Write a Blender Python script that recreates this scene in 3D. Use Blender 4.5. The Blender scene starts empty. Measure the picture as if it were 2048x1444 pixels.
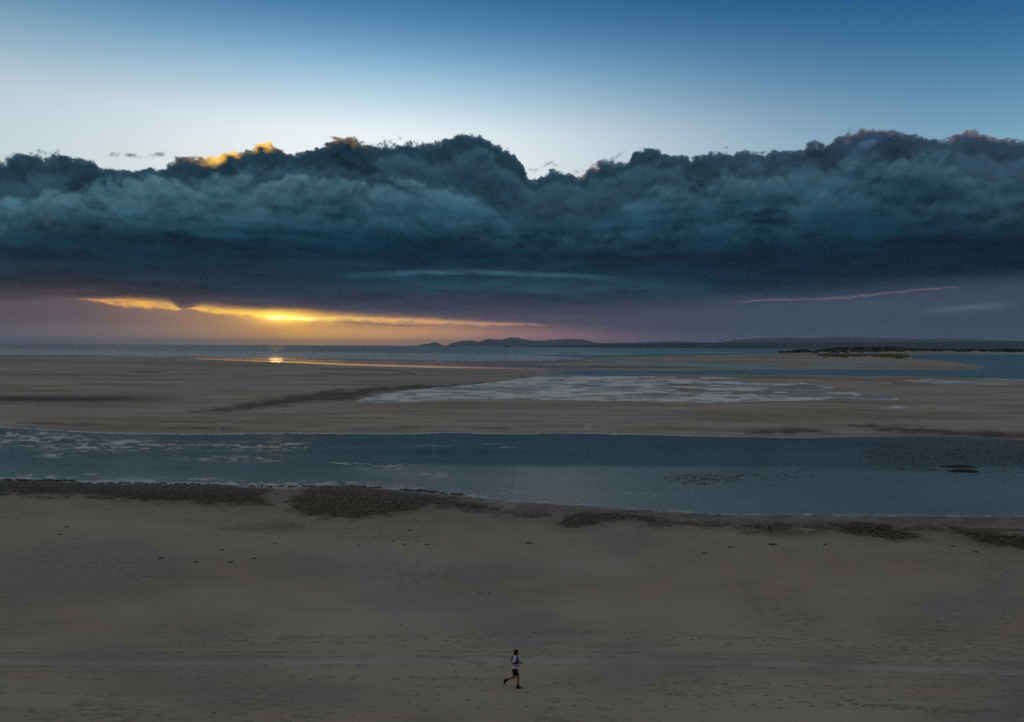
import bpy, bmesh, math, random
import numpy as np
from mathutils import Vector, Matrix, noise as mnoise

random.seed(7)
rng = np.random.default_rng(7)
scene = bpy.context.scene
col = scene.collection

# ------------------------------------------------------------------ camera
FPX = 1365.0                    # focal length in photo pixels (2048 wide)
CAM_H = 15.2
PITCH = math.degrees(math.atan(30.0 / FPX))
ROLL = 0.28
cam_d = bpy.data.cameras.new('camera')
cam_d.sensor_width = 36.0
cam_d.lens = 36.0 * FPX / 2048.0
cam_d.clip_start = 0.5
cam_d.clip_end = 120000.0
cam = bpy.data.objects.new('camera', cam_d)
col.objects.link(cam)
CM = Matrix.Rotation(math.radians(90 - PITCH), 3, 'X') @ Matrix.Rotation(math.radians(ROLL), 3, 'Z')
cam.matrix_world = Matrix.Translation((0, 0, CAM_H)) @ CM.to_4x4()
scene.camera = cam

def ray(px, py):
    v = CM @ Vector(((px - 1024) / FPX, (722 - py) / FPX, -1.0))
    return v

def azt(px, py):                # photo pixel -> azimuth, slope above the horizon
    v = ray(px, py)
    return math.atan2(v.x, v.y), v.z / math.hypot(v.x, v.y)

def uq(px, py):                 # photo pixel -> bearing/range coordinates on the ground
    v = ray(px, py)
    if v.z > -1e-4:
        v.z = -1e-4
    return 1024 + FPX * v.x / v.y, -FPX * v.z / v.y

def ground(px, py, z=0.0):
    v = ray(px, py)
    k = (z - CAM_H) / v.z
    return Vector((v.x * k, v.y * k, z))

# ------------------------------------------------------------------ node expression helper
class E:
    nt = None
    def __init__(s, v): s.v = v
    @staticmethod
    def _set(n, i, x):
        if isinstance(x, E): E.nt.links.new(x.v, n.inputs[i])
        elif isinstance(x, (tuple, list)): n.inputs[i].default_value = x
        else: n.inputs[i].default_value = x
    @staticmethod
    def m(op, *a, clamp=False):
        n = E.nt.nodes.new('ShaderNodeMath'); n.operation = op; n.use_clamp = clamp
        for i, x in enumerate(a): E._set(n, i, x)
        return E(n.outputs[0])
    def __add__(s, o): return E.m('ADD', s, o)
    __radd__ = __add__
    def __sub__(s, o): return E.m('SUBTRACT', s, o)
    def __rsub__(s, o): return E.m('SUBTRACT', o, s)
    def __mul__(s, o): return E.m('MULTIPLY', s, o)
    __rmul__ = __mul__
    def __truediv__(s, o): return E.m('DIVIDE', s, o)
    def __rtruediv__(s, o): return E.m('DIVIDE', o, s)
    def __neg__(s): return E.m('MULTIPLY', s, -1.0)
    def __pow__(s, o): return E.m('POWER', s, o)

def clamp01(x): return E.m('ADD', x, 0.0, clamp=True)
def emax(a, b): return E.m('MAXIMUM', a, b)
def emin(a, b): return E.m('MINIMUM', a, b)
def smooth(x, a, b):
    n = E.nt.nodes.new('ShaderNodeMapRange'); n.interpolation_type = 'SMOOTHSTEP'
    E._set(n, 0, x); E._set(n, 1, a); E._set(n, 2, b); n.inputs[3].default_value = 0; n.inputs[4].default_value = 1
    return E(n.outputs[0])
def gauss(x, c, w):
    d = (x - c) / w
    return E.m('EXPONENT', -(d * d))
def vec(x, y, z):
    n = E.nt.nodes.new('ShaderNodeCombineXYZ')
    for i, q in enumerate((x, y, z)): E._set(n, i, q)
    return E(n.outputs[0])
def noise(v, scale, detail=4, rough=0.5, dist=0.0, lac=2.0):
    n = E.nt.nodes.new('ShaderNodeTexNoise')
    E._set(n, 'Vector', v); n.inputs['Scale'].default_value = scale
    n.inputs['Detail'].default_value = detail; n.inputs['Roughness'].default_value = rough
    n.inputs['Distortion'].default_value = dist; n.inputs['Lacunarity'].default_value = lac
    return E(n.outputs['Fac'])
def voro(v, scale, detail=2, rough=0.5, smoothness=None):
    n = E.nt.nodes.new('ShaderNodeTexVoronoi')
    if smoothness is not None:
        n.feature = 'SMOOTH_F1'; n.inputs['Smoothness'].default_value = smoothness
    E._set(n, 'Vector', v); n.inputs['Scale'].default_value = scale
    n.inputs['Detail'].default_value = detail; n.inputs['Roughness'].default_value = rough
    return E(n.outputs['Distance'])
def mixc(f, a, b, mode='MIX'):
    n = E.nt.nodes.new('ShaderNodeMix'); n.data_type = 'RGBA'; n.blend_type = mode
    E._set(n, 0, f)
    for i, x in ((6, a), (7, b)):
        if isinstance(x, E): E.nt.links.new(x.v, n.inputs[i])
        else: n.inputs[i].default_value = (*x, 1)
    return E(n.outputs[2])
def lin(c):
    out = []
    for q in c:
        q = q / 255.0
        out.append(q / 12.92 if q <= 0.04045 else ((q + 0.055) / 1.055) ** 2.4)
    return tuple(out)
def cramp(x, stops, interp='LINEAR'):     # stops: (pos, linear colour)
    n = E.nt.nodes.new('ShaderNodeValToRGB'); r = n.color_ramp; r.interpolation = interp
    while len(r.elements) > 1: r.elements.remove(r.elements[-1])
    r.elements[0].position = stops[0][0]; r.elements[0].color = (*stops[0][1], 1)
    for p, c in stops[1:]:
        e = r.elements.new(p); e.color = (*c, 1)
    E._set(n, 0, x)
    return E(n.outputs[0])
def fcurve(x, pts):                       # pts in 0..1 both ways
    n = E.nt.nodes.new('ShaderNodeFloatCurve')
    c = n.mapping.curves[0]
    c.points[0].location = pts[0]; c.points[1].location = pts[-1]
    for p in pts[1:-1]: c.points.new(*p)
    for p in c.points: p.handle_type = 'VECTOR'
    n.mapping.use_clip = False
    n.mapping.update()
    E._set(n, 1, x)
    return E(n.outputs[0])
def cscale(c, f):
    n = E.nt.nodes.new('ShaderNodeVectorMath'); n.operation = 'SCALE'
    E.nt.links.new(c.v, n.inputs[0]); E._set(n, 3, f)
    return E(n.outputs[0])
def attr(name):
    n = E.nt.nodes.new('ShaderNodeAttribute'); n.attribute_name = name
    return E(n.outputs['Fac'])

# ------------------------------------------------------------------ sky and light
SUN_AZ, SUN_T = azt(552, 635)
SUN_EL = math.atan(SUN_T)
world = bpy.data.worlds.new('World'); scene.world = world
world.use_nodes = True
nt = world.node_tree; nt.nodes.clear(); E.nt = nt
SKY_STRENGTH = 0.1
out = nt.nodes.new('ShaderNodeOutputWorld')
bg = nt.nodes.new('ShaderNodeBackground'); bg.inputs['Strength'].default_value = SKY_STRENGTH
nt.links.new(bg.outputs[0], out.inputs[0])
tc = nt.nodes.new('ShaderNodeTexCoord')
sep = nt.nodes.new('ShaderNodeSeparateXYZ'); nt.links.new(tc.outputs['Generated'], sep.inputs[0])
dx, dy, dz = (E(o) for o in sep.outputs)
hor = E.m('SQRT', dx * dx + dy * dy + 1e-6)
az = E.m('ARCTAN2', dx, dy)
t = dz / hor
tp = emax(t, 0.0)
cx, cy = dx / hor, dy / hor
AZ0, AZ1 = -0.75, 0.75
an = clamp01((az - AZ0) / (AZ1 - AZ0))     # the bank simply goes on level outside the view
def anorm(px, py=400): return (azt(px, py)[0] - AZ0) / (AZ1 - AZ0)
TS = 0.5
def profile(pts):
    q = [(anorm(px, py), azt(px, py)[1] / TS) for px, py in pts]
    return fcurve(an, q) * TS
def tn(py, px=1024): return azt(px, py)[1] / TS

# clear sky: Nishita, toned towards the deeper evening blue with height
sky = nt.nodes.new('ShaderNodeTexSky'); sky.sky_type = 'NISHITA'
sky.sun_disc = False
sky.sun_elevation = SUN_EL
sky.sun_rotation = SUN_AZ
sky.altitude = 20; sky.air_density = 1.0; sky.dust_density = 1.0; sky.ozone_density = 2.5
nish = E(sky.outputs[0])
tt = clamp01(t / 1.0)
sunside = gauss(az, SUN_AZ + 0.13, 0.47)
grad_sun = cramp(tt, [(0, lin((245, 232, 215))), (0.25, lin((250, 255, 255))), (0.305, lin((244, 252, 255))), (0.345, lin((196, 225, 240))), (0.39, lin((150, 194, 222))), (0.43, lin((110, 160, 198))), (0.47, lin((78, 132, 176))), (0.52, lin((48, 104, 150))), (0.65, lin((32, 82, 126))), (1, lin((28, 66, 108)))], 'B_SPLINE')
grad_off = cramp(tt, [(0, lin((150, 170, 190))), (0.22, lin((138, 182, 204))), (0.28, lin((94, 148, 182))), (0.34, lin((58, 120, 162))), (0.40, lin((32, 96, 144))), (0.47, lin((20, 82, 130))), (0.6, lin((16, 64, 106))), (1, lin((18, 52, 90)))], 'B_SPLINE')
grey_left = cramp(tt, [(0, lin((170, 190, 200))), (0.22, lin((184, 210, 218))), (0.28, lin((166, 196, 208))), (0.34, lin((132, 168, 188))), (0.40, lin((96, 138, 164))), (0.47, lin((56, 98, 128))), (0.6, lin((36, 74, 108))), (1, lin((24, 56, 92)))], 'B_SPLINE')
leftside = smooth(az, -0.25, -0.85)
clear = mixc(sunside, mixc(leftside, grad_off, grey_left), grad_sun)
# thin high evening overcast overhead and behind, outside the view
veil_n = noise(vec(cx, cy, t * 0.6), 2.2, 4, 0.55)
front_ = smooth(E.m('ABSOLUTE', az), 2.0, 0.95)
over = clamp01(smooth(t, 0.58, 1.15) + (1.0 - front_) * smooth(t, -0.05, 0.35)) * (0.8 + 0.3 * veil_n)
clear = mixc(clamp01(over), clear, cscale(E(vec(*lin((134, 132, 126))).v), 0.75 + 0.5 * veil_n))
clear = mixc(1.0, clear, (10.0, 10.0, 10.0), 'MULTIPLY')
clear = mixc(0.06, clear, nish)

# ---- cloud bank
pv = vec(cx, cy, t * 1.15)
pflat = vec(cx, cy, t * 6.0)
n_big = noise(pv, 7.0, 3, 0.5)
n_mid = noise(vec(cx + 3.1, cy, t * 1.15), 13.0, 3, 0.5)
n_med = noise(pv, 24.0, 7, 0.62)
n_fine = noise(pv, 90.0, 4, 0.65)
def puffs(oz):
    w_ = vec(cx + (n_med - 0.5) * 0.030, cy + (n_mid - 0.5) * 0.02, t * 1.15 + oz + (n_mid - 0.5) * 0.055)
    a_ = 1.0 - voro(w_, 15.0, 0, 0.5); b_ = 1.0 - voro(w_, 37.0, 0, 0.5); c_ = 1.0 - voro(w_, 95.0, 0, 0.5)
    return a_ * 0.50 + b_ * 0.30 + c_ * 0.14 + noise(w_, 60.0, 4, 0.65) * 0.26
Fp = puffs(0.0)
rel = Fp - puffs(0.012)                        # lit from the sky above: crowns light, hollows dark
billow = (Fp - 0.62) * 0.038 + (n_med - 0.5) * 0.012 + (n_fine - 0.5) * 0.020

topA = profile([(-60, 308), (0, 310), (60, 312), (130, 312), (165, 326), (200, 334), (280, 334), (330, 326), (360, 312), (400, 316), (430, 322), (450, 308), (500, 291), (520, 286), (560, 288), (590, 298), (640, 284), (670, 279), (720, 287), (760, 285), (800, 274), (850, 279), (900, 277), (930, 270), (960, 272), (1000, 287), (1035, 305), (1055, 345), (1070, 352), (1100, 332), (1130, 345), (1160, 350), (1190, 336), (1230, 328), (1270, 308), (1320, 303), (1400, 308), (1450, 292), (1510, 290), (1540, 298), (1620, 284), (1650, 290), (1700, 272), (1720, 259), (1760, 257), (1800, 265), (1880, 264), (1920, 252), (1960, 254), (2000, 268), (2060, 276)])
wl = smooth(az, azt(750, 450)[0], azt(250, 450)[0])
wr = smooth(az, azt(1050, 450)[0], azt(1600, 450)[0])
eA = topA + billow - t
aA = smooth(eA, -0.0012, 0.0038)
topB = profile([(-60, 392), (0, 396), (60, 386), (130, 366), (200, 356), (330, 350), (400, 346), (480, 338), (560, 346), (640, 342), (700, 346), (800, 350), (900, 362), (980, 392), (1060, 420), (1150, 420), (1230, 395), (1330, 362), (1420, 350), (1520, 345), (1600, 335), (1680, 318), (1760, 320), (1820, 302), (1900, 298), (1940, 330), (2000, 350), (2060, 352)])
eB = topB + billow * 1.0 + (n_big - 0.5) * 0.035 - t
aB = smooth(eB, -0.001, 0.006 + 0.03 * gauss(an, anorm(1130), 0.10) + 0.010 * n_mid)
topC = profile([(-60, 440), (0, 425), (200, 405), (500, 395), (800, 410), (1100, 470), (1300, 450), (1450, 425), (1600, 400), (1750, 360), (1850, 400), (2060, 410)])
eC1 = topC + billow * 1.1 + (n_mid - 0.5) * 0.075 - t
aC1 = smooth(eC1, -0.004, 0.022)
eA2 = topA - 0.022 + (n_mid - 0.5) * 0.07 + billow * 1.1 - t
aA2 = smooth(eA2, -0.001, 0.010)

# stretched layers in the lower body
pstr = vec(cx, cy, t * 7.0)
n_str = noise(pstr, 4.0, 5, 0.55)
n_str2 = noise(pstr, 14.0, 5, 0.6)
tw = t + (n_str - 0.5) * 0.06 + (n_big - 0.5) * 0.03
tb = clamp01(tw / TS)
def colramp(px, rows):
    st = sorted([(tn(py, px), lin(c)) for py, c in rows])
    return cramp(tb, st, 'EASE')
body_l = colramp(200, [(300, (36, 62, 76)), (350, (44, 76, 90)), (395, (48, 86, 102)), (435, (30, 72, 90)), (480, (12, 45, 63)), (525, (15, 41, 57)), (560, (34, 44, 58)), (590, (58, 54, 64)), (610, (76, 66, 72))])
body_m = colramp(900, [(280, (34, 60, 76)), (340, (46, 80, 98)), (400, (38, 76, 96)), (440, (26, 66, 86)), (480, (8, 42, 62)), (515, (9, 37, 57)), (548, (20, 50, 68)), (580, (30, 50, 68)), (605, (50, 58, 76)), (640, (80, 74, 88))])
body_r = colramp(1700, [(260, (44, 66, 84)), (340, (38, 70, 90)), (400, (28, 62, 82)), (450, (18, 52, 72)), (500, (8, 35, 54)), (550, (10, 36, 55)), (580, (28, 46, 66)), (600, (50, 62, 80)), (640, (60, 72, 90))])
body = mixc(wr, mixc(wl, body_m, body_l), body_r)
rel2 = noise(pflat, 9.0, 4, 0.55) - noise(vec(cx, cy, (t + 0.006) * 6.0), 9.0, 4, 0.55)
upper = smooth(t, 0.07, 0.19)
shade = 0.95 + rel * (0.15 + 0.70 * upper) + rel2 * 1.2 + (n_str2 - 0.5) * 0.45 + (n_str - 0.5) * 0.9 + (n_mid - 0.5) * 1.5 * upper + (n_big - 0.5) * 0.8
body = cscale(body, emax(shade * (1.0 - 0.25 * smooth(an, anorm(1750), anorm(2060))), 0.25))
# back towers: a bit darker, smoother
towers = mixc(smooth(az, 0.1, 0.5), lin((30, 56, 71)), lin((40, 62, 80)))
tw_hi = mixc(smooth(az, 0.1, 0.5), lin((46, 76, 94)), lin((52, 80, 102)))
towers = mixc(aA2 * smooth(eA2, 0.05, 0.0) * 0.75, towers, tw_hi)
towers = cscale(towers, emax(1.0 + rel * 1.5 + (n_med - 0.5) * 0.4 + (n_mid - 0.5) * 1.3, 0.3))
edgeB = smooth(eB, 0.060, 0.0) * aB * (1.0 - 0.8 * gauss(an, anorm(1130), 0.09))
front = mixc(edgeB * clamp01(0.42 + rel * 1.7 + (n_med - 0.5) * 0.8) * (0.62 - 0.25 * wr), body, lin((102, 142, 160)))
edgeC = smooth(eC1, 0.05, 0.0) * aC1 * upper
front = mixc(edgeC * clamp01(0.30 + rel * 1.6 + (n_mid - 0.45) * 2.0) * 0.36, front, lin((88, 128, 148)))
cloud = mixc(aB, towers, front)
# thin crest of the towers lets light through; sun-side crest turns gold, far right pink
rim = smooth(eA, 0.010, 0.0)
cloud = mixc(rim * 0.22, cloud, lin((120, 150, 170)))
goldw = clamp01(gauss(an, anorm(490), 0.030) * 1.7 + gauss(an, anorm(650), 0.035) * 0.16)
goldrim = clamp01(smooth(eA, 0.014, 0.0) * goldw * smooth(Fp + (n_med - 0.5) * 0.6, 0.50, 0.80) * 1.6)
cloud = mixc(goldrim, cloud, tuple(1.15 * q for q in lin((255, 196, 74))))
pinkw = clamp01(gauss(an, anorm(1735), 0.016) + gauss(an, anorm(1955), 0.018) + gauss(an, anorm(1180), 0.015) * 0.8)
cloud = mixc(smooth(eA, 0.012, 0.0) * pinkw * 0.35, cloud, lin((170, 134, 134)))
# torn wisps floating just above the bank
wispband = gauss(t, topA + 0.010 + (n_big - 0.5) * 0.05, 0.012) * clamp01(gauss(an, anorm(300), 0.05) + gauss(an, anorm(1095), 0.03) * 1.3 + gauss(an, anorm(1220), 0.03) + gauss(an, anorm(1900), 0.12) * 0.5 + 0.05)
aW = smooth(noise(pv, 30.0, 5, 0.68) * 0.75 + wispband * 0.36, 0.70, 0.84) * 0.8

# ---- veil of rain haze under the bank
veil_lo = cramp(an, [(anorm(0), lin((112, 102, 110))), (anorm(150), lin((134, 114, 112))), (anorm(300), lin((160, 130, 114))), (anorm(420), lin((190, 146, 108))), (anorm(520), lin((222, 160, 92))), (anorm(600), lin((248, 184, 84))), (anorm(700), lin((240, 178, 98))), (anorm(850), lin((222, 162, 112))), (anorm(1000), lin((184, 132, 118))), (anorm(1150), lin((156, 114, 122))), (anorm(1300), lin((118, 94, 112))), (anorm(1450), lin((84, 82, 104))), (anorm(1650), lin((66, 76, 98))), (anorm(2048), lin((54, 66, 88)))])
veil_hi = cramp(an, [(anorm(0), lin((90, 80, 88))), (anorm(150), lin((104, 88, 92))), (anorm(300), lin((132, 106, 100))), (anorm(480), lin((160, 120, 96))), (anorm(600), lin((200, 140, 80))), (anorm(720), lin((128, 100, 98))), (anorm(900), lin((92, 82, 94))), (anorm(1150), lin((76, 74, 92))), (anorm(1400), lin((66, 72, 94))), (anorm(1700), lin((62, 74, 94))), (anorm(2048), lin((58, 72, 90)))])
slope_lo = t + (n_str2 - 0.5) * 0.006
fog_edge = profile([(-60, 660), (0, 655), (500, 660), (600, 655), (850, 650), (1080, 660), (1300, 674), (1600, 682), (2060, 684)])
veil = mixc(smooth(slope_lo, fog_edge - 0.014, fog_edge + 0.016), veil_lo, veil_hi)
veil = cscale(veil, 1.0 + (n_str2 - 0.5) * 0.22)
base_edge = profile([(-60, 600), (0, 604), (120, 600), (200, 598), (340, 606), (360, 618), (380, 617), (400, 612), (530, 624), (620, 627), (700, 630), (850, 634), (1080, 640), (1300, 632), (1440, 612), (1700, 598), (1850, 580), (2060, 566)])
eC = t + (n_str2 - 0.5) * 0.012 + (n_med - 0.5) * 0.008 - base_edge
aC = smooth(eC, -0.0025, 0.007)
aC2 = mixc(smooth(az, azt(650, 600)[0], azt(1100, 600)[0]), vec(aC, aC, aC), vec(*(smooth(eC, -0.012, 0.022),) * 3))
sp = nt.nodes.new('ShaderNodeSeparateXYZ'); nt.links.new(aC2.v, sp.inputs[0]); aCf = E(sp.outputs[0])
# bright slit between base and veil, the sun hidden in it
slit_y = profile([(-60, 596), (0, 598), (160, 600), (250, 604), (340, 612), (365, 619), (390, 616), (450, 623), (530, 629), (580, 635), (620, 636), (700, 638), (850, 643), (1080, 650), (1300, 660), (2060, 640)])
n_rag = noise(vec(cx, cy, t * 2.6), 60.0, 5, 0.62)
wob = (n_str2 - 0.5) * 0.0045 + (n_rag - 0.5) * 0.0080
slit_w = fcurve(an, [(0, 0.0), (anorm(140), 0.0), (anorm(200), 0.0022), (anorm(290), 0.0050), (anorm(340), 0.0040), (anorm(362), 0.0004), (anorm(385), 0.0012), (anorm(405), 0.0038), (anorm(520), 0.0040), (anorm(545), 0.0072), (anorm(600), 0.0070), (anorm(640), 0.0045), (anorm(760), 0.0040), (anorm(900), 0.0036), (anorm(1050), 0.0018), (anorm(1120), 0.0), (1, 0.0)])
sl = E.m('EXPONENT', -(((t + wob - slit_y) / emax(slit_w, 0.0002)) ** 2.0)) * smooth(slit_w, 0.0, 0.0015)
slit_c = cramp(an, [(anorm(150), lin((214, 140, 80))), (anorm(260), lin((254, 184, 84))), (anorm(520), lin((255, 206, 76))), (anorm(640), lin((255, 214, 96))), (anorm(800), lin((246, 186, 112))), (anorm(1060), lin((178, 126, 118)))])
# glow round the sun
gx = (az - SUN_AZ); gy = (t - SUN_T)
glow1 = E.m('EXPONENT', -((gx * gx) / 0.011 + (gy * gy) / 0.00035))
glow2 = E.m('EXPONENT', -((gx * gx) / 0.0011 + (gy * gy) / 0.00010))
core = E.m('EXPONENT', -((gx * gx) / 0.00012 + (gy * gy) / 0.000009))
wide = E.m('EXPONENT', -(((gx - 0.028) * (gx - 0.028)) / 0.0009 + ((gy + gx * 0.03) * (gy + gx * 0.03)) / 0.000007))

# right-hand pink streaks and the pale teal streak mid-bank
def streak(pts, w, x0, x1, c, src, amp, soft=60):
    y = profile(pts)
    s = E.m('EXPONENT', -(((t + wob * 0.8 - y) / (w * (0.5 + n_rag))) ** 2.0)) * smooth(an, anorm(x0), anorm(x0 + soft)) * smooth(an, anorm(x1), anorm(x1 - soft))
    return mixc(clamp01(s * amp * (3.4 * n_str2 - 0.9)), src, c)

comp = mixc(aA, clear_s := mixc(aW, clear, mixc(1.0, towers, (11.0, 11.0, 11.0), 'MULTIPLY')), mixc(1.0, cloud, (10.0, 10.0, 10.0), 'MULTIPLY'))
comp = streak([(0, 560), (680, 552), (820, 546), (950, 544), (1150, 552), (2060, 575)], 0.0035, 640, 1290, tuple(10 * q for q in lin((62, 104, 124))), comp, 0.6, 160)
comp = streak([(0, 565), (700, 575), (1000, 572), (1300, 575), (2060, 600)], 0.010, 700, 1500, tuple(10 * q for q in lin((44, 84, 104))), comp, 0.5, 200)
veil10 = mixc(1.0, veil, (10.0, 10.0, 10.0), 'MULTIPLY')
comp = mixc(aCf, veil10, comp)
comp = streak([(0, 640), (1440, 607), (1530, 600), (1650, 598), (1800, 584), (1860, 577), (1950, 574), (2060, 570)], 0.0013, 1440, 1960, tuple(10 * q for q in lin((128, 108, 116))), comp, 0.6, 90)
comp = streak([(0, 640), (1400, 640), (1850, 622), (2060, 608)], 0.004, 1820, 2060, tuple(10 * q for q in lin((92, 104, 120))), comp, 0.6, 90)
def add(c, k, colr):
    n = E.nt.nodes.new('ShaderNodeMix'); n.data_type = 'RGBA'; n.blend_type = 'ADD'
    E._set(n, 0, 1.0); E.nt.links.new(c.v, n.inputs[6])
    s = cscale(E(vec(*colr).v), k); E.nt.links.new(s.v, n.inputs[7])
    return E(n.outputs[2])
below = smooth(t, base_edge + 0.012, base_edge - 0.004)
comp = mixc(clamp01(sl * (2.6 * n_rag - 0.35)), comp, mixc(1.0, slit_c, (10.0, 10.0, 10.0), 'MULTIPLY'))
comp = add(comp, glow1 * (0.25 + 0.75 * below), (2.3, 1.15, 0.10))
comp = add(comp, glow2 * (0.15 + 0.85 * below), (7.5, 4.6, 0.3))
comp = add(comp, core * smooth(t, base_edge + 0.009, base_edge + 0.002), (14.0, 11.0, 4.5))
comp = add(comp, wide * smooth(t, base_edge + 0.009, base_edge + 0.002) * (0.4 + 1.2 * n_str2), (9.0, 7.5, 3.5))
# dark thread clouds across the right flank of the glow
comp = streak([(0, 640), (620, 636), (700, 645), (800, 651), (900, 652), (2060, 660)], 0.0020, 640, 930, tuple(10 * q for q in lin((150, 112, 98))), comp, 0.9, 70)
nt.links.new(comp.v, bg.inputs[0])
world.cycles.sampling_method = 'MANUAL'; world.cycles.sample_map_resolution = 1024

sun_d = bpy.data.lights.new('sun', 'SUN')
sun_d.energy = 0.0025; sun_d.angle = math.radians(1.0); sun_d.color = (1.0, 0.52, 0.16)
sun = bpy.data.objects.new('sun', sun_d); col.objects.link(sun)
sun.rotation_euler = (math.pi / 2 - SUN_EL, 0, math.pi - SUN_AZ)

scene.view_settings.view_transform = 'Standard'
scene.view_settings.look = 'None'
scene.view_settings.exposure = 0.0
scene.view_settings.gamma = 1.0
scene.view_settings.use_curve_mapping = False
scene.render.engine = 'CYCLES'
scene.cycles.use_denoising = False
scene.cycles.adaptive_threshold = 0.013
scene.cycles.max_bounces = 5
scene.cycles.volume_bounces = 1

HAZE = 3.2e-5
# ------------------------------------------------------------------ helpers for objects
def tag(o, label=None, cat=None, group=None, kind=None):
    if label: o['label'] = label
    if cat: o['category'] = cat
    if group: o['group'] = group
    if kind: o['kind'] = kind
    return o

def mesh_obj(name, verts, faces, mat, parent=None, smooth_on=True):
    me = bpy.data.meshes.new(name)
    me.from_pydata([tuple(v) for v in verts], [], faces)
    if smooth_on: me.polygons.foreach_set('use_smooth', [True] * len(me.polygons))
    if mat: me.materials.append(mat)
    o = bpy.data.objects.new(name, me); col.objects.link(o)
    if parent: o.parent = parent
    return o

def material(name):
    m = bpy.data.materials.new(name); m.use_nodes = True
    E.nt = m.node_tree
    b = m.node_tree.nodes['Principled BSDF']
    return m, b
def setin(b, name, x):
    if isinstance(x, E): E.nt.links.new(x.v, b.inputs[name])
    elif isinstance(x, tuple): b.inputs[name].default_value = (*x, 1)
    else: b.inputs[name].default_value = x
def objpos():
    n = E.nt.nodes.new('ShaderNodeNewGeometry')
    return E(n.outputs['Position'])
def bump(h, strength, dist):
    n = E.nt.nodes.new('ShaderNodeBump')
    E._set(n, 'Strength', strength); n.inputs['Distance'].default_value = dist
    E.nt.links.new(h.v, n.inputs['Height'])
    return E(n.outputs[0])
def vscale(v, s):
    n = E.nt.nodes.new('ShaderNodeVectorMath'); n.operation = 'MULTIPLY'
    E.nt.links.new(v.v, n.inputs[0]); n.inputs[1].default_value = s
    return E(n.outputs[0])

# numpy value noise in range space
def vnoise(x, y, seed=0):
    xi = np.floor(x).astype(np.int64); yi = np.floor(y).astype(np.int64)
    xf = x - xi; yf = y - yi
    xf = xf * xf * (3 - 2 * xf); yf = yf * yf * (3 - 2 * yf)
    def h(a, b):
        n = (a * 374761393 + b * 668265263 + seed * 1442695041) & 0xffffffff
        n = ((n ^ (n >> 13)) * 1274126177) & 0xffffffff
        return ((n ^ (n >> 16)) & 0xffff) / 65535.0
    return (h(xi, yi) * (1 - xf) + h(xi + 1, yi) * xf) * (1 - yf) + (h(xi, yi + 1) * (1 - xf) + h(xi + 1, yi + 1) * xf) * yf
def fbm(x, y, oct=4, seed=0, gain=0.5):
    s = 0; a = 1; tot = 0
    for i in range(oct):
        s = s + a * vnoise(x * 2 ** i, y * 2 ** i, seed + i * 17); tot += a; a *= gain
    return s / tot
def sstep(x, a, b):
    k = np.clip((x - a) / (b - a), 0, 1)
    return k * k * (3 - 2 * k)

def curve_uq(pts):                  # photo trace -> ground trace (bearing U, range Q)
    a = np.array([uq(*p) for p in pts])
    a = a[np.argsort(a[:, 0])]
    return lambda U: np.interp(U, a[:, 0], a[:, 1])
def poly_sd(pts, U, Q, ax=1.0):     # signed distance (positive inside) in U,Q, U shrunk by ax
    P = np.array([uq(*p) for p in pts])
    X, Y = P[:, 0] * ax, P[:, 1]
    u, q = U * ax, Q
    inside = np.zeros(U.shape, bool); d2 = np.full(U.shape, 1e12)
    n = len(X)
    for i in range(n):
        x0, y0, x1, y1 = X[i], Y[i], X[(i + 1) % n], Y[(i + 1) % n]
        c = ((y0 > q) != (y1 > q))
        if abs(y1 - y0) > 1e-9:
            inside ^= c & (u < (x1 - x0) * (q - y0) / (y1 - y0) + x0)
        ex, ey = x1 - x0, y1 - y0
        k = np.clip(((u - x0) * ex + (q - y0) * ey) / (ex * ex + ey * ey + 1e-12), 0, 1)
        d2 = np.minimum(d2, (u - x0 - k * ex) ** 2 + (q - y0 - k * ey) ** 2)
    d = np.sqrt(d2)
    return np.where(inside, d, -d)

def grid_sheet(name, U, Q, Z, attrs, mat, kind='structure'):
    nq, nu = U.shape
    Y = FPX * CAM_H / Q; X = (U - 1024) / FPX * Y
    co = np.stack([X, Y, Z], -1).reshape(-1, 3).astype(np.float32)
    i = np.arange(nq * nu).reshape(nq, nu)
    f = np.stack([i[:-1, :-1], i[1:, :-1], i[1:, 1:], i[:-1, 1:]], -1).reshape(-1, 4)   # rows run towards the camera
    me = bpy.data.meshes.new(name)
    me.vertices.add(len(co)); me.vertices.foreach_set('co', co.ravel())
    me.loops.add(f.size); me.loops.foreach_set('vertex_index', f.ravel().astype(np.int32))
    me.polygons.add(len(f))
    me.polygons.foreach_set('loop_start', np.arange(0, f.size, 4, dtype=np.int32))
    me.polygons.foreach_set('use_smooth', np.ones(len(f), bool))
    me.update(calc_edges=True); me.validate()
    for k, v in attrs.items():
        a = me.attributes.new(k, 'FLOAT', 'POINT')
        a.data.foreach_set('value', np.broadcast_to(v, U.shape).astype(np.float32).ravel())
    me.materials.append(mat)
    o = bpy.data.objects.new(name, me); col.objects.link(o)
    o['kind'] = kind
    return o

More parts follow.
